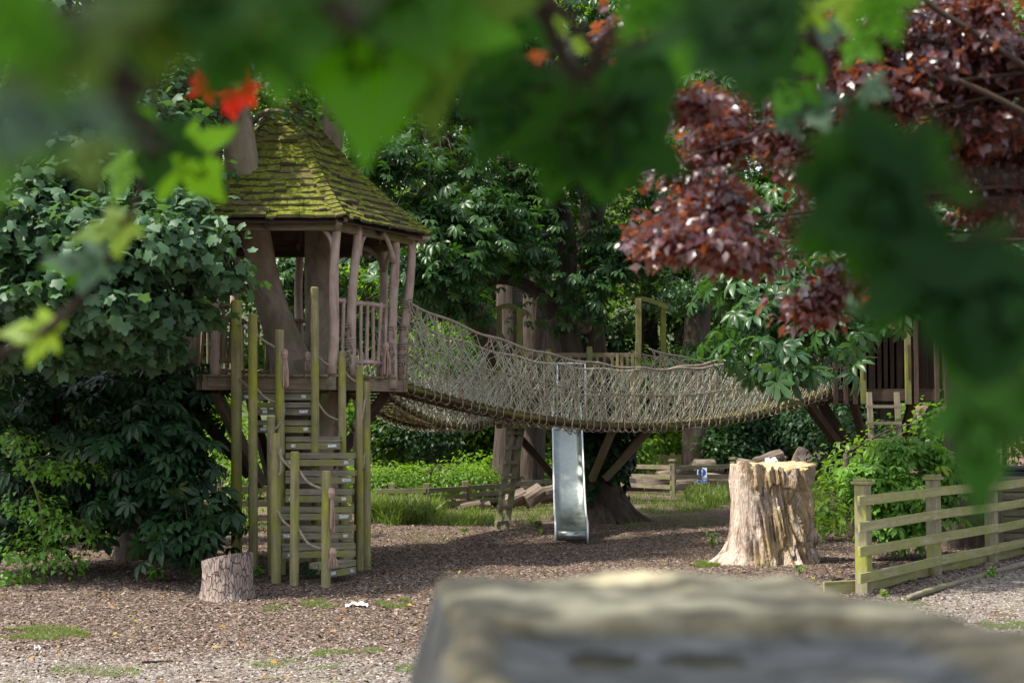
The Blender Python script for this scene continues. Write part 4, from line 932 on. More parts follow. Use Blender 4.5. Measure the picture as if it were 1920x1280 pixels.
C,N,D,R=scatter(bl,130,clus=8,spread=.16,thr=-.15); leaves('crown',C,N,D,.105*RS.uniform(.6,1.15,len(C)),T_MAPLE,M['syc'],tb,R)
# sycamore on the left (sunlit blue green foliage)
g=G(262,1050)
tree('sycamore_tree','big sycamore at the left edge with grey green lobed leaves beside the mossy roof','tree',
 [(g.x,g.y,-.1),(g.x,g.y,.5),(g.x+.05,g.y-.1,1.6),(g.x-.1,g.y-.3,3.0),(g.x-.2,g.y-.4,5),(g.x-.1,g.y-.4,8)],[.34,.25,.22,.2,.15,.06],
 [pb(60,430,14.5,120,110,.9,1.3),pb(190,460,14.3,110,80,.8,1.1),pb(300,460,14.5,90,65,.8,1.1),pb(385,465,14.6,50,50,.5,.7),pb(405,515,14.6,60,32,.4,.7),pb(435,490,14.7,40,40,.3,.45),pb(475,555,14.6,38,18,.3,.32),
  pb(215,580,14.3,75,40,.6,.8),pb(120,560,14.4,120,70,.8,1.1),pb(310,390,14.8,70,30,.6,.5),pb(150,330,15,150,70,1,1.2),pb(30,250,15.3,150,100,1.2,.9),pb(230,230,15.6,130,60,1,.9),pb(120,80,16,200,100,1.4,.6),
  pb(-80,500,15,120,200,1.2,1.2),pb(-50,-100,16.5,250,100,2,.5),pb(-150,200,16,200,200,2,.6),pb(30,640,14.8,90,40,.6,.7),pb(130,650,14.9,90,35,.6,.7),pb(240,645,15.0,70,30,.6,.5),pb(320,585,15.0,50,28,.5,.4),pb(300,310,15.4,90,40,.6,.5),(-7.4,15,5.4,1.3,1.3,.8,.6),(-6.8,14.8,3.7,.7,1.0,.5,.7)],  # last two blobs are unseen, added to shade the lower left
 T_MAPLE,M['syc'],.128,330,M['bark'],clus=7,spread=.17,thr=-.05,shell=.35,upw=.42,flat=.3,droop=.8)
# dark chestnut under it
g2=G(130,1045)
tree('horse_chestnut_tree','dark horse chestnut with hand shaped leaves reaching down to the short stump','tree',
 [(g2.x,g2.y+1,-.1),(g2.x,g2.y+.9,.6),(g2.x+.1,g2.y+.7,1.6),(g2.x+.2,g2.y+.5,2.6),(g2.x+.3,g2.y+.4,3.4)],[.22,.16,.14,.11,.05],
 [pb(270,820,15.8,90,40,.6,.8),pb(310,880,15.6,55,40,.5,.4),pb(375,985,15.2,35,25,.4,.35),pb(280,930,15.6,70,40,.5,.4),pb(300,720,16.6,60,35,.6,.25),pb(180,770,16.6,110,80,1,.5),pb(50,760,16.4,90,100,1,.5),pb(190,900,16.5,90,80,.7,.6),pb(50,950,16.3,90,80,.7,.6),pb(355,1010,15.0,35,20,.3,.25),pb(330,770,17.2,40,50,.5,.3)],
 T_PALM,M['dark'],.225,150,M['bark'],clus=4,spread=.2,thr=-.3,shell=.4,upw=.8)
# low dark shrubbery closing the view at the left
tree('laurel_bush','dark leafy bush filling the shadows behind the sapling at lower left','bush',
 [(-6.6,19.5,-.1),(-6.6,19.5,.5),(-6.6,19.5,1.2)],[.08,.06,.04],
 [(-7.6,19.6,1.2,1.3,.7,1.2,1.2),(-6.2,19.9,1.2,1.1,.6,1.3,1.1),(-5.2,20.2,2.2,.7,.6,1.0,.6),(-8.6,19.2,1.6,1,.8,1.6,1),(-6.8,19.6,2.9,1.6,.7,1,1.2),(-4.6,20.6,2.9,.8,.6,.7,.5)],
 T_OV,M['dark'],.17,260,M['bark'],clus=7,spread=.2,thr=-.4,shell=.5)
# sapling
g=G(85,1092)
tree('hazel_sapling','slender sapling with a pale thin stem and light green leaves at the far left','sapling',
 [(g.x,g.y,-.05),P(84,1020,g.y),P(76,950,g.y),P(60,900,g.y),P(38,862,g.y)],[.024,.021,.017,.013,.008],
 [pb(90,880,g.y,60,20,.4,.5),pb(150,875,g.y,50,12,.3,.35),pb(55,950,g.y,60,22,.4,.5),pb(120,985,g.y,70,22,.4,.6),pb(50,1040,g.y,60,28,.4,.6),pb(170,1000,g.y,25,12,.2,.15),pb(30,830,g.y,50,25,.4,.4),pb(120,1050,g.y,50,20,.3,.3),pb(20,1085,g.y-.3,40,14,.3,.4)],
 T_OV,M['shrub'],.08,60,M['shrub_stem'],clus=7,spread=.10,thr=-.5,twigr=.004)
# central chestnut with several limbs
cg=G(1128,978); CY=cg.y+.5
ct=thing('horse_chestnut_tree','large many limbed horse chestnut with a flared ivy covered trunk right behind the steel slide','tree',(cg.x,CY,0))
mb=MB()
pp=lambda x,y,dy=0:P(x,y,CY+dy)
mb.tube(smooth_path([(cg.x,CY,-.15),(cg.x-.02,CY,.12),pp(1118,930),pp(1112,860),pp(1110,780),pp(1105,700)],6),interp([.80,.60,.45,.40,.42,.45],6),24,jit=.16)
for an in (-.25,2.9,3.9,-1.2,4.9): mb.tube(smooth_path([V(cg.x+.25*math.cos(an),CY+.25*math.sin(an),.35),V(cg.x+.55*math.cos(an),CY+.55*math.sin(an),.08),V(cg.x+1.0*math.cos(an),CY+1.0*math.sin(an),-.1)],4),interp([.24,.15,.05],4),10,jit=.1)
limbs=[([pp(1085,760),pp(1062,660,-.1),pp(1055,600,-.1),pp(1062,520),pp(1060,430),pp(1035,350),pp(1000,280),pp(985,150),pp(990,-60)],[.34,.30,.26,.19,.17,.15,.12,.10,.06]),
       ([pp(1118,740,.1),pp(1112,650,.1),pp(1108,580,.1),pp(1106,500,.2),pp(1120,400,.3),pp(1150,280,.5),pp(1170,100,.6),pp(1180,-100,.6)],[.32,.24,.20,.17,.14,.12,.1,.06]),
       ([pp(1050,620,-.1),pp(1020,560,-.2),pp(975,530,-.3),pp(930,525,-.4),pp(890,545,-.5),pp(860,570,-.6)],[.15,.12,.10,.085,.07,.04]),
       ([pp(1120,560,.2),pp(1170,470,.2),pp(1230,400,.1),pp(1290,330,.1)],[.12,.09,.07,.04])]
for ps,rs in limbs: mb.tube(smooth_path(ps,5),interp(rs,5),14,jit=.14)
mb.build('trunk',M['bark'],ct,smooth=True)
mb=MB(); c=pp(1096,613,-.38); mb.tube([c,c+V(0,-.05,0)],[.13,.10],14); mb.build('cut_knot',M['cutlog'],ct)
bl=[pb(1080,545,CY-1,35,42,.4,.35),pb(1120,300,CY-1,90,70,.8,.8),pb(1000,440,CY-.8,60,60,.8,.6),pb(1180,470,CY-.8,70,60,.8,.8),pb(1230,380,CY-1,60,50,.8,.6),pb(1150,590,CY-.8,45,35,.5,.35),pb(1190,560,CY-.6,50,40,.5,.4),
    pb(960,480,CY-.4,50,22,.5,.25),pb(1050,250,CY-1,120,60,1,.8),pb(1080,80,CY,220,110,1.6,1.6),pb(1150,-100,CY,250,100,2,1.6),pb(1010,590,CY,20,25,.3,.1),pb(900,200,CY,100,90,1,.6)]
C,N,D,R=scatter(bl,170,clus=4,spread=.28,thr=-.10); leaves('crown',C,N,D,.205*RS.uniform(.6,1.15,len(C)),T_PALM,M['chest'],ct,R)
iv=[]; 
for i in range(2600):
    a=random.uniform(math.pi*.95,math.pi*2.05); z=random.choice([random.uniform(.75,2.0),random.uniform(.3,1.2)]); 
    if z<.75 and noise.noise(Vector((a*2,z*3,0)))<.1: continue
    r=.46+.10*random.random()+(.18*random.random() if z>.95 else 0); iv.append((cg.x-.05+r*math.cos(a),CY+r*math.sin(a),z))
C=np.array(iv); O=C-np.array([cg.x,CY,0]); O[:,2]=0; leaves('ivy',C,O*1.6+[0,0,.5]+RS.normal(size=C.shape)*.25,O*.3+[0,0,-1.0]+RS.normal(size=C.shape)*.4,RS.uniform(.07,.13,len(C)),T_MAPLE,M['dark'],ct)
# chestnut whose foliage fills the space right of the mossy roof
tree('horse_chestnut_tree','leaning horse chestnut with glossy dark leaves filling the gap right of the mossy roof','tree',
 [(P(958,700,27).x,30.6,-.1),P(958,760,30.6),P(925,650,28.5),P(880,570,26.6),P(850,470,26),P(880,380,26),P(850,290,25.8),P(800,230,25.5),P(770,100,25.3),P(750,-100,25)],[.3,.24,.27,.25,.22,.2,.2,.17,.13,.07],
 [pb(730,300,22,60,40,.8,.8),pb(770,380,21.5,60,45,.7,.8),pb(840,430,22,70,50,.8,1),pb(800,500,21.5,60,50,.7,1),pb(870,480,22,45,30,.6,.5),pb(900,400,22.5,55,50,.8,.6),pb(700,250,22.5,50,60,.8,.5),pb(860,575,23,25,15,.4,.15),pb(800,560,22.5,40,25,.6,.35),
  pb(830,300,23,70,60,.8,.6),pb(940,450,23,40,30,.6,.3),pb(955,370,24,45,60,.6,.6),pb(960,250,24.5,50,60,.6,.6),pb(1010,480,26,40,30,.5,.3),pb(760,60,24,160,120,1.4,1.6),pb(930,60,24,120,120,1.4,1),pb(780,-130,25,260,100,2,1.8),pb(560,520,23,70,60,.8,.8),pb(700,440,22.5,40,50,.6,.5),pb(690,560,23,45,50,.6,.5)],
 T_PALM,M['chest'],.21,160,M['bark'],clus=4,spread=.25,thr=-.1)
# tall trunks behind the ladder
tree('conifer_tree','tall straight trunk with pinkish bark just left of the ladder','tree',[(P(948,900,29).x,29,-.1),P(948,900,29),P(952,780,29),P(955,640,29),P(955,520,29),P(950,200,29),P(950,-300,29)],[.42,.30,.26,.27,.27,.22,.12],
 [pb(930,-60,29,150,90,1.6,1.3),pb(1000,60,29.5,90,60,1.2,.6)],T_OV,M['mid'],.14,200,M['redbark'],clus=8,spread=.25)
tree('conifer_tree','thick fluted grey trunk between the ladder and the slide','tree',[(P(990,905,30).x,30,-.1),P(990,900,30),P(996,790,30),P(1000,640,30),P(1002,520,30),P(1010,200,30),P(1015,-300,30)],[.5,.34,.30,.34,.33,.25,.12],
 [pb(1060,-60,30,150,90,1.6,1.3)],T_OV,M['mid'],.14,200,M['bark'],clus=8,spread=.25)
tree('conifer_tree','tall straight dark trunk right of the gateway with ivy clumps, behind the far fence','tree',[(P(1307,870,37).x,37,-.1),P(1307,865,37),P(1307,760,37),P(1308,600,37),P(1322,480,37),P(1335,300,37),P(1345,0,37)],[.5,.40,.37,.35,.28,.24,.16],
 [pb(1300,555,36.2,70,26,.9,.9),pb(1310,665,36.4,40,20,.7,.3),pb(1345,840,36.5,22,35,.5,.3),pb(1330,300,37,100,70,1.3,1),pb(1260,470,36.5,50,50,1,.5)],T_OV,M['chest'],.17,260,M['bark'],clus=7,spread=.25)
# right hand trunk with branch in front of the bridge
tree('horse_chestnut_tree','horse chestnut with broad leaves hanging over the right end of the net bridge','tree',
 [(P(1815,900,19.8).x,19.8,-.1),P(1812,960,19.8),P(1812,850,19.8),P(1822,760,19.8),P(1810,700,19.9),P(1800,600,19.8),P(1750,470,19.4),P(1650,330,18.6),P(1600,150,18.2)],[.48,.34,.30,.33,.27,.24,.2,.14,.07],
 [pb(1475,590,15,55,28,.4,.5),pb(1425,665,14.6,24,12,.2,.14),pb(1490,680,14.3,20,10,.2,.10),pb(1545,600,14.8,40,28,.4,.4),pb(1420,520,16,50,35,.6,.5),pb(1540,530,15.5,70,36,.6,.6),pb(1620,560,15.5,45,25,.5,.25),
  pb(1690,500,16,70,40,.7,.5),pb(1680,430,17,130,60,1,.7),pb(1830,450,17.5,110,60,1,.6),pb(1490,410,17,90,40,.9,.5),pb(1620,230,18,230,90,1.6,1.2),pb(1480,120,18,160,80,1.5,.8),pb(1850,180,18.5,160,120,1.8,1.0)],
 T_PALM,M['chest'],.225,120,M['bark'],clus=4,spread=.24,thr=-.35,upw=.65)
# light green shrub
g=V(P(1690,900,18.3).x,18.3,0)
tree('chestnut_shrub','rounded bright green young chestnut shrub behind the near fence and right of the big stump','bush',[(g.x,g.y,-.05),(g.x,g.y,.4),(g.x+.05,g.y,.9),(g.x,g.y,1.5)],[.05,.04,.03,.015],
 [pb(1700,865,18.0,65,45,.45,1.2),pb(1640,900,17.9,50,35,.4,.8),pb(1750,900,17.9,50,35,.4,.8),pb(1690,930,17.7,70,35,.4,1.0),pb(1680,990,17.8,50,28,.35,.6),pb(1730,960,17.8,50,30,.35,.5)],
 T_PALM5,M['shrub'],.155,110,M['shrub_stem'],clus=5,spread=.10,thr=-.5,twigr=.012,upw=1.2)
tree('woody_shrub','dark shrub with yellow green side leaves behind the right edge of the big stump','bush',[(P(1600,900,21).x,21,-.05),P(1590,900,21),P(1585,850,21)],[.09,.07,.03],
 [pb(1580,900,21,45,50,.5,.8),pb(1555,960,20.5,22,35,.3,.4),pb(1610,850,21.5,40,40,.5,.5),pb(1770,800,21.5,50,40,.5,.6)],T_OV,M['mid'],.12,80,M['bark'],clus=7,spread=.13,thr=-.4)
# hedge and shrubs of the middle distance
def bush(label,blobs,mat,size,per,name='bush',tm=T_OV,**kw):
    c=blobs[0]; return tree(name,label,'hedge' if name=='hedge' else 'bush',[(c[0],c[1],-.1),(c[0],c[1],.3),(c[0],c[1],max(.4,c[2]-.2))],[.07,.05,.03],blobs,tm,mat,size,per,M['bark'],clus=7,**kw)
bush('bright green clipped hedge in the sun behind the tall grass and low fence',[pb(x,905,28.5,42,32,.7,1) for x in (680,735,790,845,895)],M['lime'],.085,300,'hedge',spread=.14,thr=-.9,shell=.3)
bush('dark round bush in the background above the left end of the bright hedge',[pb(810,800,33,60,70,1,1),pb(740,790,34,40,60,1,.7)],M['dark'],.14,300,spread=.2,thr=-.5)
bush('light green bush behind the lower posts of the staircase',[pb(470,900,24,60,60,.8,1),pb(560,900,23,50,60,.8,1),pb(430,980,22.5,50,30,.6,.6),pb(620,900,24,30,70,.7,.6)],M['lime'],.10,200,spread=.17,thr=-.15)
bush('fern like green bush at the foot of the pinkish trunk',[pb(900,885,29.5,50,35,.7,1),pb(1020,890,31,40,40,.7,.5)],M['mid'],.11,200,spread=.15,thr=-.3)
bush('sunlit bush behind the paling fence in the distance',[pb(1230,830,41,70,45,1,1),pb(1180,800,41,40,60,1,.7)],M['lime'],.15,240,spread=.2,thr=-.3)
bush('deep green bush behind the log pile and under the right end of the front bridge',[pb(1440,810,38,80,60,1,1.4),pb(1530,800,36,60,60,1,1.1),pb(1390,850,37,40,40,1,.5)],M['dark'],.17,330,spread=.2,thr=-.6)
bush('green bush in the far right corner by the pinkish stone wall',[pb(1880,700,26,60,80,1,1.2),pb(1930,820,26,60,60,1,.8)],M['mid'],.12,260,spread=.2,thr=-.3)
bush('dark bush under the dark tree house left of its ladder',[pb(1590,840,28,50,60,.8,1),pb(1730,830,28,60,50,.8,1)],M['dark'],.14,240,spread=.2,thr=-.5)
bush('green bush between the middle tree trunk and the far fence posts',[pb(1190,850,36,30,40,.8,1),pb(1370,760,40,60,40,1,1)],M['mid'],.15,240,spread=.2,thr=-.3)
# wood behind: three kinds built once, then copied
def wood_tree(label,mat,size,n,seed,tm=T_OV):
    random.seed(seed); H=15; bl=[]
    for i in range(15):
        a=i*2.4+random.random(); z=2.2+i*.85; r=(2.6-.09*i)*random.uniform(.5,.95); bl.append((r*math.cos(a),r*math.sin(a),z,random.uniform(1.3,1.9),random.uniform(1.3,1.9),random.uniform(.8,1.15),1))
    return tree('woodland_tree',label,'tree',[(0,0,-.2),(0,0,1),(.2,.1,5),(0,.2,9),(.1,0,14)],[.42,.30,.25,.18,.06],bl,tm,mat,size,n,M['bark'],clus=8,spread=.34,thr=-.02,shell=.5)
protos=[wood_tree('x',M['mid'],.24,260,1),wood_tree('x',M['dark'],.25,260,2),wood_tree('x',M['lime'],.22,230,3)]
WT=[(-17,40,0,'tall leafy tree in the wood beyond the sycamore at the far left edge',1.0),(-12,36,1,'dark tree in the wood behind the left sycamore',1.0),(-8.2,38,0,'green tree in the wood directly behind the mossy roofed tree house',1.05),
 (-4.6,42,1,'dark tree seen between the stems and posts of the tree house',1.1),(-2.6,36,2,'sunny yellow green tree behind the right hand rustic poles of the tree house',.9),(-.6,45,0,'mid green tree of the wood behind the left end of the front net bridge',1.1),
 (2.2,41,2,'pale sunlit tree behind the middle platform',1.0),(4.6,46,1,'dark tree behind the right hand gateway',1.1),(6.8,42,2,'light green tree behind the tall dark trunk',.95),(8.8,47,0,'green tree above the middle of the rear net bridge',1.15),
 (11.2,43,1,'dark tree behind the dark tree house',1.1),(14.5,40,0,'leafy tree behind the right hand trunk',1.0),(18,44,1,'dark tree beyond the right edge of the bridge view',1.1),(-20,50,1,'distant dark tree at the far left of the wood',1.2),
 (-14,52,2,'distant sunny tree seen left of the tree house',1.2),(-6.5,54,0,'distant tree closing the gap behind the tree house',1.3),(1,56,1,'distant dark tree behind the twin trunks',1.3),(7,57,0,'distant tree far behind the rear bridge',1.3),(13,56,2,'distant pale tree far behind the dark tree house',1.3),(20,54,0,'distant tree at the right end of the wood',1.3)]
random.seed(5)
used=set()
for x,y,k,lb,s_ in WT:
    o=protos[k] if k not in used else copy_tree(protos[k]); used.add(k)
    o.location=(x,y,-.1); o.rotation_euler=(0,0,random.uniform(0,6.28)); o.scale=(s_,s_,s_*random.uniform(.95,1.1)); o['label']=lb; o['group']='trees of the wood behind the playground'
def ubush(label,mat,seed):
    random.seed(seed); bl=[(random.uniform(-1.8,1.8),random.uniform(-.8,.8),random.uniform(.5,2.2),1.2,.9,.8,1) for i in range(6)]
    return tree('understorey_bush',label,'bush',[(0,0,-.1),(0,0,.5),(0,0,1.5)],[.08,.06,.03],bl,T_OV,mat,.17,230,M['bark'],clus=8,spread=.25,thr=-.35)
ub=[ubush('x',M['mid'],11),ubush('x',M['dark'],12),ubush('x',M['lime'],13)]; used=set()
UB=[(-14,33,1,'dark bush at the back left under the sycamore'),(-10,34,0,'green bush behind the dark lower left foliage'),(-6.4,31,2,'bright bush seen between the left staircase posts'),(-3.8,35,0,'bush seen under the left tree house right of the staircase'),(-1.5,39,1,'dark bush behind the short net bridge'),
 (.6,37,0,'green bush behind the ladder'),(3.0,43,2,'sunny bush behind the middle platform railings'),(5.8,45,0,'green bush behind the tall dark trunk and fence'),(8.6,41,1,'dark bush behind the log pile'),(11.6,37,0,'green bush behind the dark tree house struts'),(15,36,1,'dark bush at the back right'),(-2.6,47,2,'distant yellow green bush in the gap under the short bridge')]
for x,y,k,lb in UB:
    o=ub[k] if k not in used else copy_tree(ub[k]); used.add(k)
    o.location=(x,y,-.05); o.rotation_euler=(0,0,random.uniform(-.5,.5)+3.14*random.randint(0,1)); s_=random.uniform(.85,1.15); o.scale=(s_,s_,s_); o['label']=lb; o['group']='bushes under the wood'
# ------------------------------------------------------------------ COPPER TREE (upper right, near)
random.seed(21)
def pbn(px,py,Y,rpx,rpy,ry,w): return pb(px,py,Y,rpx,rpy,ry,w)
cop=[];copg=[]
for px,py,Y,rx,ry,w_ in ((1320,420,3.6,110,75,1.5),(1265,455,3.5,70,28,.4),(1350,330,3.7,110,80,1.5),(1420,250,3.8,120,80,1.6),(1280,185,3.5,70,28,.4),(1200,60,3.5,60,20,.25),(1570,180,3.9,140,90,1.8),(1500,330,3.9,100,60,.8),
 (1700,110,4.0,140,90,1.9),(1850,80,4.0,120,90,2.2),(1860,220,4.1,110,90,2.6),(1850,340,4.2,100,80,2.2),(1880,450,4.3,90,90,1.4),(1660,300,4.1,130,70,1.1),(1390,480,3.6,60,30,.2),(1480,430,3.9,70,50,.35),(1550,510,4.0,70,50,.25),
 (1640,500,4.2,80,50,.4),(1490,570,4.1,80,60,.3),(1740,560,4.4,110,60,.6),(1460,60,3.9,130,50,1.0),(1650,-60,4,260,60,1.4),(2020,250,4.2,120,260,1.5),(1145,340,3.6,14,12,.03),(1340,20,3.6,40,30,.2)):
    n_=max(1,int(w_*5)); copg.append((P(px,py,Y),len(cop),n_))
    for i in range(n_):
        a_=random.random()*6.283; q_=math.sqrt(random.random())
        cop.append(pb(px+rx*q_*math.cos(a_),py+ry*q_*math.sin(a_),Y+random.uniform(-.2,.2),34,16,.05,w_/n_))
t=thing('copper_plum_tree','copper leaved tree with glossy dark red leaves hanging into the upper right','tree',(2.9,4.6,0))
mb=MB(); mb.tube(smooth_path([(2.9,4.6,-.1),(2.9,4.6,.8),(2.8,4.55,1.8),(2.6,4.4,2.7),(2.3,4.3,3.6)],5),interp([.16,.11,.10,.08,.04],5),14,jit=.1); mb.build('trunk',M['bark'],t,smooth=True)
mb=MB()
for c,i0,n_ in copg:
    s_=V(2.62,4.42,2.6) if c.z>2.3 else V(2.8,4.55,2.1)
    mb.tube(smooth_path([s_,s_.lerp(c,.5)+V(0,random.uniform(-.2,.2),random.uniform(.05,.3)),c],6),interp([.011,.006,.0025],6),6)
    for b_ in cop[i0:i0+n_]:
        e=V(*b_[:3]); mb.tube(smooth_path([c,c.lerp(e,.5)+V(0,0,.02),e],3),interp([.0025,.002,.001],3),5)
for ps in (((1990,170),(1900,110),(1840,70),(1760,20),(1700,-30)),((1990,250),(1880,190),(1790,150),(1740,145))):
    mb.tube(smooth_path([P(x,y,3.75) for x,y in ps],5),interp([.008]*len(ps),5),6)
mb.build('branches',M['twig'],t,smooth=True)
C,N,D,R=scatter(cop,400,clus=6,spread=.036,thr=-.22,nsc=4,shell=.6,upw=.7)
leaves('crown',C,N+RS.normal(size=N.shape)*.5+[0,-.35,0],D,.038*RS.uniform(.5,1.2,len(C)),(T_OV[0]*[1.0,1,1],T_OV[1]),M['copper'],t,R)
# ------------------------------------------------------------------ NEAR MAPLE LEAVES (out of focus)
def fgmat(name,c,t_,trans,rough=.35,spec=.5):
    m,nt,b=newmat(name); n=noise_tex(nt,objc(nt),25,4,.6); cc=mixc(nt,n,tuple(x*.8 for x in c),tuple(min(1,x*1.2) for x in c)); nt.links.new(cc,b.inputs['Base Color'])
    b.inputs['Roughness'].default_value=rough; b.inputs['Specular IOR Level'].default_value=spec
    tr=nn(nt,'ShaderNodeBsdfTranslucent'); tr.inputs[0].default_value=(*t_,1); mx=nn(nt,'ShaderNodeMixShader'); mx.inputs[0].default_value=trans
    nt.links.new(b.outputs[0],mx.inputs[1]); nt.links.new(tr.outputs[0],mx.inputs[2]); nt.links.new(mx.outputs[0],nt.nodes['Material Output'].inputs['Surface']); return m
FM={'L':fgmat('maple_leaf_sunlit',(.09,.22,.012),(.30,.66,.01),.55,.5,.2),'g':fgmat('maple_leaf_green',(.045,.14,.008),(.15,.46,.005),.55,.5,.25),'d':fgmat('maple_leaf_shaded',(.016,.058,.007),(.05,.19,.004),.42,.6,.15),'D':fgmat('maple_leaf_deep_shade',(.013,.045,.011),(.035,.125,.008),.4,.6,.12),  # sun and shade are painted in: bright and dark copies of one leaf
 'y':fgmat('maple_leaf_young',(.16,.28,.02),(.55,.85,.03),.55),'s':fgmat('maple_leaf_sky_sheen',(.07,.13,.075),(.06,.18,.04),.25,.5,.45),'o':fgmat('maple_leaf_olive',(.06,.11,.015),(.16,.30,.01),.45,.55,.2),'r':fgmat('maple_key_red',(.75,.02,.008),(1,.06,.02),.6,.5,.2),'O':fgmat('maple_leaf_orange',(.5,.10,.01),(.95,.22,.02),.5)}  # the 's' leaf has a grey sky sheen mixed into its base colour
def maple_outline():
    half=[(0,0),(.10,-.06),(.30,-.12),(.50,-.14),(.42,-.02),(.36,.06),(.52,.10),(.66,.22),(.86,.34),(.68,.42),(.56,.44),(.40,.40),(.27,.42),(.36,.60),(.30,.68),(.20,.78),(.12,.90),(0,1.12)]
    return half+[(-x,y) for x,y in half[-2:0:-1]]
MO=maple_outline()
mt=thing('maple_tree','maple whose big blurred green leaves hang close across the top of the view','tree',(-2.6,-1.2,0))
mb=MB(); mb.tube(smooth_path([(-2.6,-1.2,-.1),(-2.6,-1.2,.9),(-2.5,-1.1,1.9),(-2.3,-.9,2.6),(-2.2,-.7,3.3)],5),interp([.2,.14,.12,.09,.05],5),14,jit=.1); mb.build('trunk',M['bark'],mt,smooth=True)
C=[];
for cx_,cy_,cz_,rx_,ry_,rz_,n_ in ((-1.0,.6,3.45,.85,.75,.3,600),(-2.2,-.6,3.8,1.0,1.0,.5,300),(-.5,-.5,3.5,.9,.7,.35,200)):  # unseen leaf clumps above the view, the first added to shade the stone
    u=RS.normal(size=(n_,3)); u/=np.linalg.norm(u,axis=1,keepdims=True); C.append(np.array([cx_,cy_,cz_])+u*(RS.rand(n_)**.4)[:,None]*np.array([rx_,ry_,rz_]))
C=np.vstack(C); leaves('crown',C,np.array([0,0,1.0])+RS.normal(size=C.shape)*.35,RS.normal(size=C.shape),RS.uniform(.06,.11,len(C)),T_MAPLE,M['mid'],mt)
def branch(paths,lvs,mat='twig',r=.004,root=None):
    mb=MB(); allp=[]
    for ps,d0,d1 in paths:
        pts=[PD(x,y,lerp(d0,d1,i/(len(ps)-1))) for i,(x,y) in enumerate(ps)]
        if root is not None: pts=[V(*root)]+pts
        sp_=smooth_path(pts,6); mb.tube(sp_,[lerp(r*1.6,r*.6,i/(len(sp_)-1)) for i in range(len(sp_))],8); allp+=sp_
    rt,upv=Vector((1,0,0)),UP
    items=[]
    for (px,py,d,size,ang,tilt,roll,mk) in lvs:
        size*=.62
        c=PD(px,py,d); a=math.radians(ang); tip=rt*math.cos(a)+upv*math.sin(a); nrm=-FW
        nrm=Matrix.Rotation(math.radians(tilt),3,tip.cross(nrm))@nrm; tip2=nrm.cross(tip.cross(nrm)).normalized(); 
        nrm=Matrix.Rotation(math.radians(roll),3,tip2)@nrm; X=tip2.cross(nrm).normalized()
        base=c-tip2*size*.42; near=min(allp,key=lambda p:(p-base).length)
        mb.tube(smooth_path([near,near.lerp(base,.5)+V(0,0,.006),base],3),.0008,5)
        items.append((base,tip2,X,nrm,size,mk))
    o=mb.build('branch',M[mat],mt,smooth=True)
    for base,tip2,X,nrm,size,mk in items:
        L=MB(); vs=[];fs=[];n=len(MO); ce=(0,.32)
        k1,k2=random.uniform(.05,.22),random.uniform(-.1,.25)
        for q in (.0,.35,.7,1.0):
            for x,y in (MO if q>0 else [ce]):
                x_=ce[0]+(x-ce[0])*q; y_=ce[1]+(y-ce[1])*q; z_=-k1*(x_*x_)-k2*(y_-.3)**2+.03*abs(x_)
                p=base+size*(X*x_+tip2*y_+nrm*z_); vs.append(p)
        fs=[(0,1+i,1+(i+1)%n) for i in range(n)]
        for j in range(2): fs+=[(1+j*n+i,1+j*n+(i+1)%n,1+(j+1)*n+(i+1)%n,1+(j+1)*n+i) for i in range(n)]
        fs=[f[::-1] for f in fs]; L.add(vs,fs); L.build('leaf',FM[mk],o,smooth=True)
random.seed(33)
# leaves: px,py,distance,size m,tip angle,tilt,roll,kind
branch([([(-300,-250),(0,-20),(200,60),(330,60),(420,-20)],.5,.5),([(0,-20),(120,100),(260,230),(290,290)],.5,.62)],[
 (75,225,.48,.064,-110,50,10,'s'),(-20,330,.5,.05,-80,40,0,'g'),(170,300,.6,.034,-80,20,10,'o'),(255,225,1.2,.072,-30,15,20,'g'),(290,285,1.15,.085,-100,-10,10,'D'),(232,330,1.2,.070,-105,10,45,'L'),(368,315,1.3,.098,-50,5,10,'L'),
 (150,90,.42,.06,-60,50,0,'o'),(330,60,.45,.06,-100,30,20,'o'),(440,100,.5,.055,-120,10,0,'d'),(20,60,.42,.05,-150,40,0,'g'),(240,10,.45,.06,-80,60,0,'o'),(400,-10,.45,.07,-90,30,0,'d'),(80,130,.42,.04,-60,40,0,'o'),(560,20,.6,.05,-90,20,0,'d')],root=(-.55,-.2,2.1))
branch([([(200,-400),(480,-160),(700,-110),(900,-120)],.5,.5),([(480,-160),(560,-60)],.5,.5)],[
 (540,60,0.806,0.1105,-95,20,10,'g'),(690,90,0.806,0.1625,-92,5,5,'g'),(800,70,0.832,0.1430,-85,0,35,'o'),(480,20,0.780,0.1040,-110,10,-30,'d'),(740,-30,0.806,0.1430,-60,20,0,'g'),(880,-20,0.910,0.1040,-60,20,0,'d'),(620,-40,0.806,0.1300,-100,20,0,'g'),(735,190,0.832,0.0650,-92,0,10,'g')],root=(-.4,-.1,2.2))
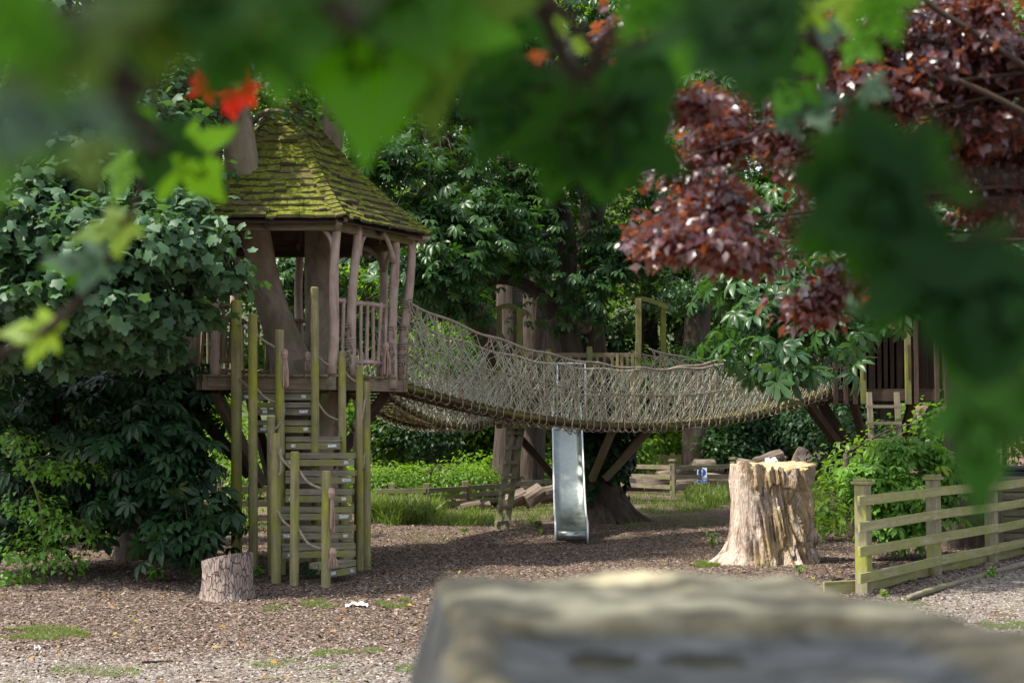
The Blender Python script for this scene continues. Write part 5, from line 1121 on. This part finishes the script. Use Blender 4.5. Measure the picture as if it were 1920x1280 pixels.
branch([([(500,-500),(850,-120),(1000,-20),(1090,60),(1130,130)],.85,.85),([(1000,-20),(1150,60),(1230,90)],.85,.8)],[
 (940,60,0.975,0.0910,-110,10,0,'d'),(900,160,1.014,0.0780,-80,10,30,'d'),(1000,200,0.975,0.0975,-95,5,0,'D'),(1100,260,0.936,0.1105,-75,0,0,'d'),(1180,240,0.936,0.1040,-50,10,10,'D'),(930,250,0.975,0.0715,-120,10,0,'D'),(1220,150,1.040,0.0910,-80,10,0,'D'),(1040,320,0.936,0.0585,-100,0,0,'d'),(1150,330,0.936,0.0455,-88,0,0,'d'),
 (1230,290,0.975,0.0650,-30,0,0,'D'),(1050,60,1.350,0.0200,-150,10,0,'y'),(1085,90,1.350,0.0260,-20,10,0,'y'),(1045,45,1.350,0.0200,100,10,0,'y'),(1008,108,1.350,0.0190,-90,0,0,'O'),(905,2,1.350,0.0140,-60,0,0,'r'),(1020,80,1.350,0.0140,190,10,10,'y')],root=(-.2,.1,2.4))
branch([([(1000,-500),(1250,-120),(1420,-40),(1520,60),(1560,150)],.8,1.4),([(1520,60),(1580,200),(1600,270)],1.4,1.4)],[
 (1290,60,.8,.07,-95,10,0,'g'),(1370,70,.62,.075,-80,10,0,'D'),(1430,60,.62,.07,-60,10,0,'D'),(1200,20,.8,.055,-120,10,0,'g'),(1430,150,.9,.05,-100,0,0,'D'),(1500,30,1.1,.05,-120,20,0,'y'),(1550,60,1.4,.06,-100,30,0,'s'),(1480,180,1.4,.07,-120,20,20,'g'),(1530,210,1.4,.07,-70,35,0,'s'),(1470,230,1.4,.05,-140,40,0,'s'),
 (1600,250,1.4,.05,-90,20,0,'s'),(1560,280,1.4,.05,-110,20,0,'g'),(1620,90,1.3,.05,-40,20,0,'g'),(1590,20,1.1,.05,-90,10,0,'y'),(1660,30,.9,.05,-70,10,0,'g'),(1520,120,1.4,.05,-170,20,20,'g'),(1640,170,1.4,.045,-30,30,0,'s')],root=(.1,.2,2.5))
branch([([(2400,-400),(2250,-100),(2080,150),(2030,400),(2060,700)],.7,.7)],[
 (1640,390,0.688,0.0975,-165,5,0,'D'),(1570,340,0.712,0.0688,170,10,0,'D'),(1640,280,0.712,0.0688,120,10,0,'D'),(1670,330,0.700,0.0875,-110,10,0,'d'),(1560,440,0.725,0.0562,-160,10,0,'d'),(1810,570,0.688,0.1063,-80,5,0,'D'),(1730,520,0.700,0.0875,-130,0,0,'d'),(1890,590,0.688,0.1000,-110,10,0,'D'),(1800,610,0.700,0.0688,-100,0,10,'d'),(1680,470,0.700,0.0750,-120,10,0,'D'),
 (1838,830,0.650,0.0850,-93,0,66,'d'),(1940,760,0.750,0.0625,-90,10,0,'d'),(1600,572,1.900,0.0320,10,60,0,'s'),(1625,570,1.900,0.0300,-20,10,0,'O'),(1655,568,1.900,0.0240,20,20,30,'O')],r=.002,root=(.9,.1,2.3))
branch([([(-260,760),(-60,690),(0,665),(55,640),(110,600),(160,550),(205,485),(235,420),(262,360),(285,250),(300,60)],1.3,1.3)],[
 (60,622,1.3,.075,176,10,48,'y'),(152,492,1.3,.08,178,10,50,'s'),(128,500,1.32,.06,170,20,60,'g'),(200,428,1.3,.085,196,10,50,'y'),(250,100,1.0,.05,60,30,0,'d')],root=(-.6,-.1,1.7))
branch([([(300,-200),(370,0),(390,110),(400,140)],1.5,1.5),([(370,0),(430,90),(448,130)],1.5,1.5)],[
 (383,125,1.5,.032,80,30,0,'s'),(388,172,1.5,.040,-70,0,0,'r'),(370,150,1.5,.024,-160,20,0,'r'),(440,145,1.5,.045,-70,10,30,'y'),(460,146,1.5,.034,60,10,20,'r'),(430,190,1.5,.036,-110,10,20,'r'),(465,180,1.5,.034,-60,0,0,'r'),(438,208,1.5,.028,-85,10,20,'r'),(580,95,1.5,.045,-90,10,40,'g'),(350,60,.9,.04,-60,20,0,'d')],r=.002,root=(-.3,0,2.2))
# ------------------------------------------------------------------ WORLD, SUN, CAMERA
SE,SA=math.radians(57),math.radians(-110)   # elevation; azimuth measured from +Y (view direction) towards +X
w=bpy.data.worlds.new('World'); scene.world=w; w.use_nodes=True; nt=w.node_tree
sky=nt.nodes.new('ShaderNodeTexSky'); sky.sky_type='NISHITA'; sky.sun_disc=False; sky.sun_elevation=SE; sky.sun_rotation=SA; sky.air_density=1; sky.dust_density=2.5; sky.ozone_density=1
hs=nt.nodes.new('ShaderNodeHueSaturation'); hs.inputs['Saturation'].default_value=.45; nt.links.new(sky.outputs[0],hs.inputs['Color']); nt.links.new(hs.outputs[0],nt.nodes['Background'].inputs[0]); nt.nodes['Background'].inputs[1].default_value=.15
sd=bpy.data.lights.new('sun','SUN'); sd.energy=3.6; sd.angle=math.radians(1.2); sd.color=(1,.93,.80)
so=bpy.data.objects.new('sun',sd); COL.objects.link(so)
dirv=V(math.sin(SA)*math.cos(SE),math.cos(SA)*math.cos(SE),math.sin(SE)); so.rotation_euler=dirv.to_track_quat('Z','Y').to_euler()
cd=bpy.data.cameras.new('camera'); cam=bpy.data.objects.new('camera',cd); COL.objects.link(cam); scene.camera=cam
cam.location=CAM; cam.rotation_euler=(math.pi/2+PITCH,0,0); cd.lens=50; cd.sensor_width=36; cd.clip_start=.05; cd.clip_end=500
cd.dof.use_dof=True; cd.dof.focus_distance=17; cd.dof.aperture_fstop=4.8
scene.view_settings.view_transform='Standard'; scene.view_settings.look='None'; scene.view_settings.exposure=1.2; scene.view_settings.gamma=1
